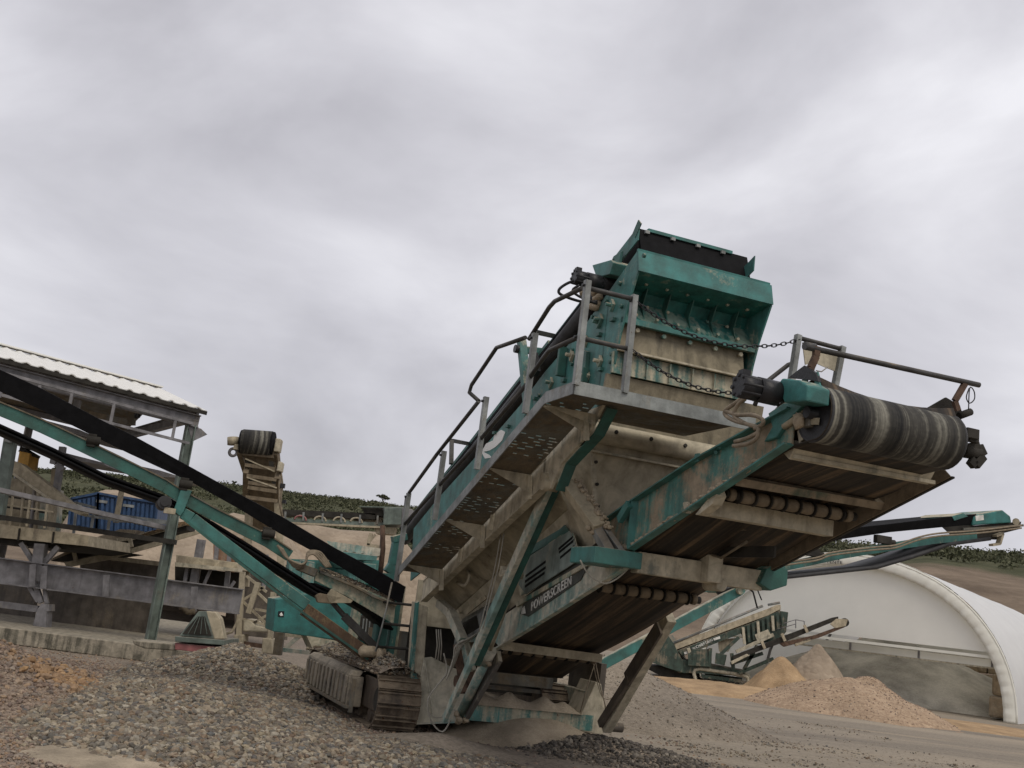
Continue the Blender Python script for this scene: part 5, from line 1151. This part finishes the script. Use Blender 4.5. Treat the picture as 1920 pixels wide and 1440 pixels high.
# outgoing conveyor
sp('side_conveyor', 'dark', [(1372, 1230), (1470, 1192), (1560, 1158), (1572, 1156), (1572, 1162), (1470, 1204), (1376, 1238)], .9, YS-.6)
sp('conveyor_frame', 'mud_plate', [(1370, 1240), (1400, 1226), (1405, 1229), (1372, 1246)], .9, YS-.7)
sp('conveyor_frame', 'rust', [(1460, 1206), (1530, 1190), (1580, 1172), (1584, 1176), (1535, 1196), (1470, 1213)], .9, YS-.6)
sp('conveyor_frame', 'tan_steel', [(1490, 1206), (1520, 1196), (1520, 1202), (1492, 1212)], .9, YS-.6)
q = A(1584, 1167, YS-.6); MB().cyl(q, q+DV*.9, .16, 16).build('head_pulley', Mt['dark'], s2)
sp('head_guard', 'tan_steel', [(1556, 1170), (1568, 1160), (1590, 1161), (1586, 1174), (1566, 1178)], .1, YS-.65)
MB().path(AS([(1458, 1172), (1492, 1162)], YS), .03, .03).path(AS([(1492, 1162), (1492, 1178)], YS), .03, .03).path(AS([(1508, 1165), (1508, 1180)], YS), .03, .03).path(AS([(1492, 1162), (1508, 1165)], YS), .03, .03).path(AS([(1456, 1180), (1492, 1170)], YS), .03, .03).build('handrail', Mt['grey_steel'], s2)
for x_, y_ in ((1430, 1208), (1468, 1194), (1510, 1178)): MB().bar(A(x_-2, y_-6, YS-.7), A(x_+4, y_+8, YS-.7), .06, .10).build('idler_bracket', Mt['tan_steel'], s2)
# ------------------------------------------------------------------ the plant on the left
def bb(name, mat, parent, a, b, Ya, Yb=None, w=.16, h=.2, kind='bar', bev=0, up=ZV):
    p0, p1 = A(a[0], a[1], Ya), A(b[0], b[1], Ya if Yb is None else Yb)
    k = MB(); k = k.ibeam(p0, p1, h, w, .02, up) if kind == 'i' else k.bar(p0, p1, w, h, up)
    return k.build(name, Mt[mat] if isinstance(mat, str) else mat, parent, bevel=bev)
def pp(name, mat, parent, pts, Y, dep, bev=0): return MB().prism(AS(pts, Y), Vector((0, dep, 0))).build(name, Mt[mat] if isinstance(mat, str) else mat, parent, bevel=bev)
def vpost(name, mat, parent, foot, zt, w=.2, Y=None, z0=0.0, kind='i'):
    q = A(foot[0], foot[1], Y) if Y else G(*foot, z0); q0 = Vector((q.x, q.y, min(q.z, z0) if Y else z0)); q1 = Vector((q.x, q.y, zt))
    k = MB(); k.ibeam(q0, q1, w, w, .018, Vector((0, 1, 0))) if kind == 'i' else k.bar(q0, q1, w, w, Vector((0, 1, 0)))
    return k.build(name, Mt[mat], parent), q0, q1
# concrete ledge
LZ = .28
L0, L1 = G(480, 1268), G(-260, 1172)
ld = (L0-L1).normalized(); lp = Vector((-ld.y, ld.x, 0)); lp = lp if lp.y > 0 else -lp
MB().prism([L1, L0, L0-ld*1.2+lp*1.5, L0+lp*11-ld*4.5, L1+lp*11], ZV*LZ).build('concrete_slab', Mt['concrete'], None, (L0+L1)/2, .02)
tag(bpy.data.objects['concrete_slab'], 'long stained concrete slab with dripping dark streaks on its edge', 'concrete slab')
zs = LZ
def S(x, y, z=LZ): return G(x, y, z)
# roofed shed on posts
sh = root('plant_shed', S(293, 1198), 'open steel shed with white corrugated roof at the upper left', 'shed')
PA = S(293, 1197); E1 = A(388, 771, 20.4)
PA = Vector((E1.x-.25, E1.y+.12, LZ))
E0 = A(-70, 652, 18.1); ed = (E1-E0).normalized(); bk_ = Vector((-ed.y, ed.x, 0)); bk_ = (bk_ if bk_.y > 0 else -bk_).normalized()
ELEN = (E1-E0).length; DEP = 3.3; RISE = .74
def roofp(s_, t_, dz=0): return E0+ed*s_+bk_*t_+ZV*(RISE*(t_/DEP)+dz)
rows = []
nC = int(ELEN/.045)
for tt in (0, DEP):
    rows.append([roofp(ELEN*i/nC, tt, .035*max(0, math.cos(2*math.pi*(ELEN*i/nC)/.26))**.7 if math.cos(2*math.pi*(ELEN*i/nC)/.26) > 0 else 0) for i in range(nC+1)])
MB().sheet(rows, False).build('roof_sheet', Mt['white'], sh, solid=.02)
rows = [[roofp(ELEN*i/40, DEP) for i in range(41)], [E0+ed*(ELEN*i/40)+bk_*(2*DEP) for i in range(41)]]
MB().sheet(rows, False).build('rear_roof_sheet', Mt['galv_mud'], sh, solid=.03)
MB().bar(roofp(0, DEP, .06), roofp(ELEN-.1, DEP, .06), .25, .03).build('ridge_cap', Mt['white'], sh)
MB().bar(roofp(0, -.02, -.04), roofp(ELEN, -.02, -.04), .03, .07).build('eave_edge', Mt['dark'], sh)
for t_ in (.5, DEP-.3, DEP+1.2, 2*DEP-.3):
    zz = RISE*(t_/DEP) if t_ < DEP else RISE*(2-t_/DEP)
    MB().bar(E0+bk_*t_+ZV*(zz-.09), E1+bk_*t_+ZV*(zz-.09), .08, .12).build('purlin', Mt['grey_steel'], sh)
MB().ibeam(E0+bk_*.12-ZV*.22, E1-ed*.08+bk_*.12-ZV*.22, .24, .14, .02).build('eave_beam', Mt['grey_steel'], sh)
MB().ibeam(E1-ed*.15+bk_*.1-ZV*.12, E1-ed*.15+bk_*(2*DEP)-ZV*.12, .2, .12, .02).build('gable_beam', Mt['grey_steel'], sh)
def pst(q, zt, w=.17, z0=LZ, par=sh, mat='grey_steel', name='post'):
    return MB().ibeam(Vector((q.x, q.y, z0)), Vector((q.x, q.y, zt)), w, w, .022, Vector((ed.x, ed.y, 0))).build(name, Mt[mat], par)
Zt = E1.z-.3
pst(E1-ed*.22+bk_*.12, Zt, .17, LZ, mat='green_steel')
for s_ in (2.1, 4.2): q = E1-ed*s_+bk_*(2*DEP-.2); pst(q, q.z-.15, .16)
for s_ in (4.3, ): q = E1-ed*s_+bk_*.12; pst(q, q.z-.3, .17, 2.2)
MB().prism([E1-ed*.3+bk_*.1-ZV*.32, E1-ed*.02+bk_*.1-ZV*.34, E1+ed*.12+bk_*.1-ZV*.42, E1-ed*.14+bk_*.1-ZV*.62], bk_*.02).build('post_gusset', Mt['grey_steel'], sh)
for dz in (.30, .68): MB().bar(E1-ed*.22-ZV*dz, E1-ed*4.4-ZV*(dz-.06), .045, .05).build('guard_rail', Mt['grey_steel'], sh)
for s_ in (.55, 1.7, 2.45, 3.0, 3.6): MB().bar(E1-ed*s_-ZV*.30, E1-ed*s_-ZV*.68, .045, .05).build('rail_upright', Mt['grey_steel'], sh)
q = A(260, 772, 20.7); MB().box(q, .06, .22, .26, ed, bk_, ZV).build('flood_lamp', Mt['black'], sh, bevel=.02)
MB().bar(A(250, 745, 20.8), A(246, 797, 20.8), .13, .13).bar(A(170, 776, 21.2), A(243, 792, 20.85), .1, .1).build('roof_bracket', Mt['galv_mud'], sh)
MB().bar(E1-ed*4.3-ZV*2.18+bk_*.4, E1-ed*.1-ZV*2.30+bk_*.4, .3, .08).build('walk_beam', Mt['grey_steel'], sh)
for pts in ([(30, 826), (110, 846), (196, 868), (196, 872), (100, 856), (28, 834)], [(85, 788), (150, 806), (192, 826), (150, 816), (88, 796)], [(262, 874), (300, 882), (345, 896), (300, 894)]): pp_ = MB().prism(AS(pts, 22.4), Vector((0, 1.6, 0))).build('floor_strip', Mt['grey_steel'], sh)
for a, b in (((146, 750), (138, 792)), ((118, 838), (104, 935)), ((104, 850), (100, 870))): MB().bar(A(*a, 22.3), A(*b, 22.3), .12, .12).build('inner_post', Mt['grey_steel'], sh)
MB().prism(AS([(100, 870), (122, 876), (112, 884)], 22.2), Vector((0, .1, 0))).build('post_gusset', Mt['grey_steel'], sh)
# steel deck structure: big I beam on legs
dk2 = root('steel_platform', S(75, 1177), 'grey steel platform with a deep I beam on splayed legs at the left', 'steel platform')
Yp = 20.9
bb('main_girder', 'grey_steel', dk2, (-60, 1062), (452, 1128), Yp, Yp+.3, .24, .48, 'i')
for x_, y0, y1 in ((62, 1058, 1100), (83, 1061, 1104), (200, 1078, 1118), (365, 1100, 1135)): bb('web_stiffener', 'grey_steel', dk2, (x_, y0), (x_-2, y1), Yp-.08, None, .02, .12)
bb('upper_chord', 'dark', dk2, (-40, 964), (330, 1017), Yp-.6, None, .12, .09)
pp('deck_edge', 'tan_steel', dk2, [(-40, 977), (165, 1004), (165, 1024), (-40, 1004)], Yp, 2.5)
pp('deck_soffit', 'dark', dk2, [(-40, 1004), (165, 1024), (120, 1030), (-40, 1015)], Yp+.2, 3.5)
for x_ in (37, 101): bb('deck_seam', 'dark', dk2, (x_, 987+x_*.1), (x_-3, 1010+x_*.1), Yp-.02, None, .03, .03)
for a, b, w_ in (((78, 1020), (68, 1090), .20), ((40, 1018), (62, 1052), .09), ((110, 1025), (80, 1058), .09), ((68, 1100), (78, 1130), .09), ((84, 1105), (88, 1132), .07), ((55, 1100), (72, 1128), .07)): bb('leg_brace', 'grey_steel', dk2, a, b, Yp+.1, None, w_, w_)
pp('leg_shoe', 'grey_steel', dk2, [(77, 1132), (92, 1133), (92, 1146), (87, 1147), (85, 1180), (60, 1176), (70, 1142)], Yp, .3, .01)
bb('cross_tie', 'grey_steel', dk2, (-40, 1128), (72, 1142), Yp+.2, None, .1, .12)
bb('deck_rail', 'tan_steel', dk2, (-40, 916), (100, 940), Yp-.2, None, .03, .03); bb('deck_rail', 'tan_steel', dk2, (-40, 938), (100, 960), Yp-.2, None, .03, .03)
for x_ in (20, 52, 85): bb('rail_upright', 'tan_steel', dk2, (x_+5, 918+x_*.17), (x_-2, 982+x_*.1), Yp-.2, None, .035, .035)
# left frame-edge post and yellow hopper with sand chute
fp = root('steel_column', A(2, 960, 20.5)*1.0, 'thick grey steel column cut by the left picture edge', 'steel column')
bb('shaft', 'green_steel', fp, (22, 815), (-5, 975), 20.5, None, .18, .20); pp('cap_plate', 'galv', fp, [(8, 815), (20, 818), (18, 830), (6, 827)], 20.3, .1)
yh = root('vibrating_feeder', A(60, 880, 22.5), 'small yellow feeder hopper hanging above a sand chute', 'feeder')
pp('hopper', 'yellow', yh, [(36, 845), (56, 850), (52, 878), (33, 872)], 22.5, .5, .01); pp('top_frame', 'dark', yh, [(40, 838), (62, 851), (56, 860), (34, 846)], 22.6, .4)
MB().ring(A(43, 841, 22.4), Vector((0, 1, 0)), .06, .012).build('lifting_ring', Mt['dark'], yh)
sc_ = root('sand_chute', A(90, 920, 22), 'dusty tan chute sloping down to the right under the yellow feeder', 'chute')
pp('trough', 'tan_steel', sc_, [(20, 862), (38, 868), (158, 962), (150, 966), (118, 952), (22, 884)], 22, .3); bb('edge', 'mud_plate', sc_, (22, 886), (120, 954), 21.9, None, .05, .05)
bn = root('dust_silo', A(60, 960, 24), 'cream dusty silo wall behind the left platform', 'silo')
MB().cyl(A(20, 1010, 24.5), A(30, 905, 24.5), .85, 24).build('shell', Mt['tan_steel'], bn); MB().cyl(A(75, 1010, 24.5), A(82, 920, 24.5), .42, 20).build('shell', Mt['white_dust'], bn)
for x_ in (38, 57, 66, 92): MB().tube([A(x_+8, 905+x_*.2, 23.4), A(x_, 1000, 23.4)], .04, 6).build('conduit', Mt['grey_steel' if x_ % 2 else 'tan_steel'], bn)
for y_ in (930, 950, 972): MB().bar(A(8, y_, 23.4), A(98, y_+13, 23.4), .03, .04).build('silo_band', Mt['dark'], bn)
# conduits and stair rails between silo and containers
cs_ = root('stair_frame', A(150, 1000, 23), 'thin galvanised stair frame in front of the blue container', 'stair frame')
for a, b in (((140, 942), (180, 952)), ((158, 966), (215, 975)), ((178, 952), (170, 996)), ((142, 960), (138, 1000)), ((172, 960), (330, 980)), ((205, 975), (202, 996))): bb('rail', 'galv', cs_, a, b, 22.8, None, .04, .05)
bb('stair_post', 'tan_steel', cs_, (231, 905), (217, 980), 22.7, None, .09, .09); bb('stair_post', 'tan_steel', cs_, (105, 880), (95, 1000), 23.2, None, .14, .14)
bb('walk_beam', 'galv', cs_, (214, 976), (322, 981), 22.6, None, .1, .06)
# brown bin walls
w1 = root('bin_wall', S(190, 1188), 'dark brown steel bin wall standing on the slab below the girder', 'bin wall')
pp('panel', 'wallbrown', w1, [(90, 1098), (300, 1120), (280, 1190), (86, 1172)], 23.0, .15)
pp('panel', 'wallbrown', w1, [(-60, 1090), (70, 1100), (58, 1172), (-60, 1160)], 23.6, .15)
bb('edge_post', 'tan_steel', w1, (296, 1122), (282, 1190), 22.9, None, .12, .12)
w2 = root('bin_wall', S(250, 1180), 'upper brown bin wall with a sagging tan rim behind the sloping conveyor', 'bin wall')
pp('panel', 'wallbrown', w2, [(150, 1060), (200, 1045), (305, 1055), (300, 1110), (150, 1100)], 25.0, .15); bb('rim', 'tan_steel', w2, (200, 1045), (306, 1058), 24.9, None, .1, .1)
# sloping plant conveyor
ic = root('plant_conveyor', A(250, 1030, 23.8), 'grey sand-covered conveyor sloping up to the right in front of the containers', 'conveyor')
pp('side_channel', 'tan_steel', ic, [(120, 1055), (250, 1027), (345, 1000), (372, 995), (375, 1000), (300, 1022), (200, 1050), (125, 1064)], 23.8, .06); pp('belt', 'dark', ic, [(95, 1052), (165, 1024), (260, 1005), (350, 983), (350, 994), (250, 1022), (130, 1052)], 24.0, .7)
pp('sand_load', 'h_sand', ic, [(92, 1050), (168, 1012), (225, 992), (258, 994), (250, 1005), (170, 1022), (110, 1054)], 24.1, .5); pp('cover', 'tan_steel', ic, [(165, 1018), (240, 1006), (345, 980), (350, 984), (250, 1012), (168, 1024)], 23.9, .05)
pp('top_board', Mt['h_ochre'], ic, [(262, 1003), (330, 980), (350, 977), (352, 983), (270, 1006)], 23.9, .3)
for x_, y_ in ((140, 1040), (192, 1025), (218, 1018), (244, 1012)): bb('idler_frame', 'tan_steel', ic, (x_-2, y_-8), (x_+3, y_+14), 23.7, None, .05, .08)
# blue containers
for k_, (pts, lab) in enumerate((([(135, 935), (186, 925), (182, 998), (130, 985)], 'blue container end, half hidden by the stair frame'), ([(186, 925), (222, 932), (218, 1002), (182, 998)], 'narrow blue container leaning next to the stair post'), ([(228, 932), (296, 943), (290, 1002), (222, 998)], 'widest blue container with its whole ribbed side in view'))):
    c_ = root('blue_container', A((pts[0][0]+pts[2][0])/2, 1000, 29), lab, 'container', 'blue containers')
    Pq = AS(pts, 29.0); MB().prism(Pq, Vector((-.3, 2.2, 0))).build('box', Mt['blue'], c_, bevel=.02)
    n_ = int((pts[1][0]-pts[0][0])/8)
    for i in range(1, n_):
        f_ = i/n_; MB().bar(Pq[0].lerp(Pq[1], f_)-ZV*.08-Vector((0, .02, 0)), Pq[3].lerp(Pq[2], f_)+ZV*.06-Vector((0, .02, 0)), .07, .05, Vector((0, 1, 0))).build('rib', Mt['blue'], c_)
    MB().path([q-Vector((0, .03, 0)) for q in Pq+[Pq[0]]], .08, .06).build('corner_frame', Mt['blue'], c_)
    MB().box(Pq[0].lerp(Pq[1], .25)-ZV*.2-Vector((0, .05, 0)), .3, .02, .07, Vector((1, 0, 0)), Vector((0, 1, 0))).build('vent', Mt['galv'], c_)
# tan heap behind the containers, sand slope below the flat conveyor
def farheap(name, pts, Y, dep, mat, lab, cat='spoil heap'):
    rows = []; z0 = -.3
    tops = AS(pts, Y)
    for k_ in range(7):
        f_ = k_/6; rows.append([Vector((q.x*(Y+dep*f_)/Y, q.y+dep*f_, z0+(q.z-z0)*math.sin(min(1, .15+f_*1.1)*math.pi/2)+.25*n2(q.x, f_*3, .5, 3))) for q in tops])
    rows.append([Vector((q.x*(Y+dep*2)/Y, q.y+dep*2, z0)) for q in tops])
    o = MB().sheet(rows).build(name, Mt[mat], None, tops[len(tops)//2]); tag(o, lab, cat); return o
farheap('spoil_heap', [(120, 968), (140, 935), (170, 912), (200, 905), (240, 906), (290, 925), (340, 955), (400, 970), (450, 1000)], 34, 6, 'h_tan', 'rounded tan spoil heap rising behind the blue containers')
farheap('sand_slope', [(470, 1030), (520, 960), (560, 975), (640, 980), (720, 990), (760, 1010), (800, 1060)], 38, 4, 'h_tan', 'long bare sand slope behind the flat overhead conveyor')
farheap('sand_slope', [(360, 1010), (400, 960), (440, 950), (480, 965), (540, 1000), (580, 1050)], 36, 4, 'h_tan', 'bare tan slope behind the upright conveyor head')
# flat conveyor with rollers and a grey-green head box
fl = root('overhead_conveyor', A(640, 985, 30), 'flat overhead conveyor with troughed rollers running level to a grey-green box', 'conveyor')
Yf = 30
bb('lower_chord', 'green_steel', fl, (530, 975), (720, 984), Yf, None, .2, .10); bb('lower_chord', 'tan_steel', fl, (530, 980), (716, 989), Yf-.05, None, .2, .05)
bb('belt', 'dark', fl, (530, 962), (706, 970), Yf+.3, None, .6, .16)
pp('sand_load', 'h_sand', fl, [(665, 975), (707, 969), (716, 972), (716, 984), (660, 980)], Yf+.2, .4)
for x_ in (535, 569, 605, 640, 675, 708):
    y_ = 966+(x_-535)*.045; bb('idler_post', 'galv', fl, (x_+.5, y_-7), (x_-.5, y_+9), Yf-.1, None, .06, .05)
for x_ in (563, 600, 636, 668):
    y_ = 974+(x_-535)*.04; c = A(x_, y_, Yf-.1); MB().tube([c+Vector((math.cos(a)*.16, 0, math.sin(a)*.12)) for a in [math.pi*i/8 for i in range(9)]], .025, 6).build('idler_hoop', Mt['pink' if x_ == 563 else 'tan_steel'], fl)
pp('head_box', 'green_steel', fl, [(720, 952), (754, 951), (752, 984), (718, 984)], Yf-.3, 1.2, .02); pp('head_box_side', 'grey_steel', fl, [(754, 951), (774, 955), (772, 984), (752, 984)], Yf-.3, 1.2, .02)
pp('dark_hood', 'dark', fl, [(677, 951), (718, 951), (718, 968), (684, 963)], Yf, 1.0); bb('hood_rim', 'green_steel', fl, (674, 950), (760, 952), Yf-.1, None, .1, .03)
pp('trestle', 'tan_steel', fl, [(700, 988), (742, 990), (738, 1002), (705, 1000)], Yf, .6); bb('trestle_leg', 'tan_steel', fl, (696, 1000), (690, 1022), Yf, None, .1, .1); bb('trestle_leg', 'wallbrown', fl, (718, 1000), (714, 1070), Yf, None, .13, .13); bb('trestle_leg', 'tan_steel', fl, (704, 1002), (692, 1016), Yf, None, .06, .06)
bb('trestle_tie', 'tan_steel', fl, (688, 1022), (722, 1028), Yf, None, .1, .1)
# second tan building strip with ragged sheet roof
cr = root('corrugated_screen', A(640, 1040, 26), 'pale dusty sheet roof with ragged lower edge behind the black belt', 'sheet roof')
pts = [(612, 1014), (712, 1028), (712, 1044)]+[(712-8*i, 1043-1.2*i+(2 if i % 2 else -1.5)) for i in range(12)]
pp('sheet', 'white_dust', cr, pts, 26, .5)
# upright conveyor head seen end on
uh = root('upright_conveyor', A(490, 1000, 24.5), 'muddy conveyor seen end on, its head pulley raised against the sky', 'conveyor')
Yu = 24.5
def uq(x_, y_, dy=0): return A(x_, y_, Yu+dy)
MB().cyl(uq(452, 828), uq(514, 832), .27, 20).build('head_pulley', Mt['rubber'], uh); MB().cyl(uq(455, 828), uq(510, 832), .285, 20).build('pulley_belt', Mt['pulley'], uh)
for xs_ in ([(450, 843), (462, 880), (461, 935)], [(517, 845), (521, 890), (522, 940)]):
    for a, b in zip(xs_, xs_[1:]): MB().bar(uq(*a), uq(*b, .9), .12, .22).build('side_frame', Mt['muddark'], uh)
MB().sheet([[uq(455, 845, .05), uq(513, 848, .05)], [uq(463, 880, .4), uq(518, 885, .4)], [uq(462, 935, .9), uq(521, 942, .9)], [uq(462, 990, 1.6), uq(521, 995, 1.6)]], False).build('belt_underside', Mt['muddark'], uh, solid=.05)
for a, b in (((455, 850), (514, 856)), ((460, 872), (517, 880)), ((463, 892), (519, 900)), ((465, 914), (519, 922)), ((461, 932), (521, 940)), ((466, 905), (516, 912))): MB().bar(uq(*a, .0), uq(*b, .0), .1, .08).build('cross_bar', Mt['muddark'], uh)
for a, b in (((460, 860), (515, 884)), ((463, 895), (519, 915))): MB().bar(uq(*a, -.05), uq(*b, -.05), .03, .03).build('diagonal_rod', Mt['tan_steel'], uh)
for q4 in ([(459, 862), (472, 866), (473, 880), (463, 876)], [(504, 864), (513, 866), (513, 880), (505, 878)], [(466, 896), (477, 900), (478, 912), (468, 908)], [(509, 897), (517, 898), (517, 908), (510, 906)]): MB().prism([q+Vector((0, -.02, 0)) for q in [uq(*k) for k in q4]], Vector((0, .02, 0))).build('opening', Mt['dark'], uh)
MB().cyl(uq(437, 820), uq(437, 834), .13, 14).build('motor', Mt['tan_steel'], uh); MB().bar(uq(440, 838), uq(452, 840), .2, .12).build('motor_arm', Mt['tan_steel'], uh); MB().ring(uq(437, 848), Vector((0, 1, 0)), .085, .035, 18).build('ring', Mt['grey_steel'], uh)
MB().box(uq(522, 836), .12, .3, .3, Vector((1, 0, 0)), Vector((0, 1, 0))).box(uq(526, 876), .1, .3, .22, Vector((1, 0, 0)), Vector((0, 1, 0))).split('bearing_block', Mt['mud_plate'], uh, bevel=.02)
MB().tube([uq(527, 885), uq(530, 910), uq(527, 935), uq(529, 975)], .02, 6).tube([uq(524, 890), uq(524, 940), uq(531, 978)], .03, 6).build('hanging_hose', Mt['hose'], uh); MB().box(uq(530, 911), .1, .1, .1, Vector((1, 0, 0)), Vector((0, 1, 0))).box(uq(533, 941), .08, .1, .08, Vector((1, 0, 0)), Vector((0, 1, 0))).build('hose_clamp', Mt['black'], uh)
bb('leg', 'tan_steel', uh, (521, 940), (530, 1100), Yu+.8, None, .16, .16); bb('leg', 'tan_steel', uh, (468, 940), (460, 1100), Yu+.8, None, .16, .16)
# crusher block and machinery in the middle left
cm = root('crusher_plant', S(400, 1190), 'dark crusher machinery under a dusty steel deck, seen through the struts', 'crusher')
Yc = 23.5
pp('deck_edge', 'tan_steel', cm, [(330, 1040), (445, 1055), (445, 1068), (330, 1056)], Yc, 3, .01); pp('deck_edge', 'mud_plate', cm, [(328, 1054), (447, 1066), (447, 1072), (328, 1062)], Yc-.2, .4)
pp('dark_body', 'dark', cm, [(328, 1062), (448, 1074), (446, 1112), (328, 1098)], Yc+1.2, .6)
for a, b, w_ in (((378, 1012), (363, 1098), .16), ((405, 1045), (380, 1102), .06), ((440, 1090), (412, 1130), .06), ((352, 1062), (346, 1098), .08), ((428, 1070), (424, 1110), .10)): bb('column', 'grey_steel', cm, a, b, Yc+.1, None, w_, w_)
pp('rock_pan', 'tan_steel', cm, [(318, 1088), (352, 1092), (340, 1105), (318, 1100)], Yc+.3, .5)
bb('lower_girder', 'galv_mud', cm, (320, 1096), (455, 1118), Yc-.4, None, .1, .06)
for i in range(7):
    c = A(338+15*i, 1116+2*i, Yc+.3); MB().ring(c, Vector((0, 1, 0)), .08, .018, 12).build('spring_coil', Mt['dark'], cm)
pp('machine_base', 'wallbrown', cm, [(318, 1110), (450, 1128), (446, 1140), (360, 1150), (318, 1128)], Yc+.6, .5)
MB().tube([A(335, 1130, Yc), A(352, 1148, Yc), A(365, 1146, Yc)], .06, 8).build('duct', Mt['galv_mud'], cm)
MB().cyl(A(350, 1122, Yc+.2), A(362, 1150, Yc+.2), .10, 12).build('duct', Mt['grey_steel'], cm)
for i in range(5): bb('ladder_rung', 'tan_steel', cm, (432, 1112+9*i), (448, 1114+9*i), Yc-.3, None, .03, .03)
MB().tube([A(448, 1138, Yc-.2), A(445, 1165, Yc-.2), A(435, 1185, Yc-.2), A(418, 1190, Yc-.2)], .03, 6).build('cable', Mt['tan_steel'], cm)
# pyramid guard on pink base
pg = root('guard_housing', S(375, 1222), 'grey-green trapezoid guard housing with a grille on a pink base', 'guard housing')
Yg = 18.3
fr_ = [(372, 1146), (388, 1146), (402, 1198), (336, 1192)]
pp('side_body', 'tan_steel', pg, [(386, 1146), (403, 1148), (412, 1160), (420, 1198), (402, 1198)], Yg, .25, .01)
pp('front_frame', 'green_steel', pg, fr_, Yg, .25, .01); pp('grille', 'dark', pg, [(370, 1156), (384, 1156), (396, 1192), (342, 1188)], Yg-.02, .05)
for i in range(4): bb('grille_bar', 'green_steel', pg, (371+4*i, 1157), (352+12*i, 1189), Yg-.03, None, .006, .01)
pp('base_plate', 'green_steel', pg, [(328, 1193), (420, 1200), (420, 1210), (328, 1203)], Yg-.1, 1.1, .01)
pp('pink_base', 'pink', pg, [(328, 1205), (410, 1213), (408, 1228), (328, 1218)], Yg-.05, 1.0, .01); pp('plinth', 'concrete', pg, [(248, 1200), (328, 1207), (328, 1220), (270, 1216), (250, 1208)], Yg, .6, .02)
# lattice tower
lt = root('lattice_tower', S(480, 1205), 'dusty cream lattice tower standing on a rubble base between the crusher and the strut', 'tower')
Yl = 22.0
for a, b in (((455, 1072), (448, 1192)), ((513, 1110), (507, 1198)), ((484, 1092), (466, 1150))): bb('leg', 'tan_steel', lt, a, b, Yl, None, .10, .10)
for a, b in (((456, 1125), (496, 1100)), ((456, 1128), (505, 1175)), ((476, 1168), (507, 1150)), ((480, 1108), (505, 1132)), ((478, 1142), (507, 1147)), ((452, 1160), (500, 1172)), ((462, 1080), (500, 1110))): bb('brace', 'tan_steel', lt, a, b, Yl+.03, None, .05, .05)
pp('rubble_base', 'mud_plate', lt, [(455, 1160), (470, 1162), (480, 1172), (505, 1176), (503, 1186), (455, 1184)], Yl, .8, .03)
pp('foot_block', 'tan_steel', lt, [(438, 1190), (456, 1190), (456, 1222), (436, 1218)], Yl-.1, .5, .02); pp('foot_block', 'tan_steel', lt, [(492, 1196), (510, 1198), (512, 1228), (490, 1224)], Yl-.1, .5, .02); bb('foot_tie', 'rust', lt, (455, 1206), (495, 1212), Yl, None, .08, .08)
rl = root('bin_frame', S(560, 1200), 'low cream steel frame under the teal side panel', 'steel frame')
bb('post', 'galv_mud', rl, (526, 1186), (520, 1228), 21.5, None, .16, .16); bb('top_beam', 'tan_steel', rl, (530, 1190), (600, 1196), 22, None, .1, .06); bb('diagonal', 'white_dust', rl, (562, 1192), (536, 1215), 22, None, .08, .08); bb('bottom_beam', 'white_dust', rl, (530, 1218), (600, 1226), 21.8, None, .1, .08)
ow = root('orange_bin_wall', A(430, 1020, 30), 'faded orange bin wall glimpsed behind the teal strut', 'bin wall')
pp('panel', 'bin', ow, [(400, 1000), (455, 1010), (520, 1060), (520, 1120), (400, 1060)], 30, .3); pp('panel', 'tan_steel', ow, [(440, 1040), (540, 1060), (535, 1200), (440, 1190)], 29.5, .3).data.materials[0] = Mt['wallbrown']
for x_ in (408, 432, 470, 500): bb('stud', 'grey_steel', ow, (x_, 1010+(x_-400)*.3), (x_-6, 1075+(x_-400)*.3), 29.3, None, .10, .10)
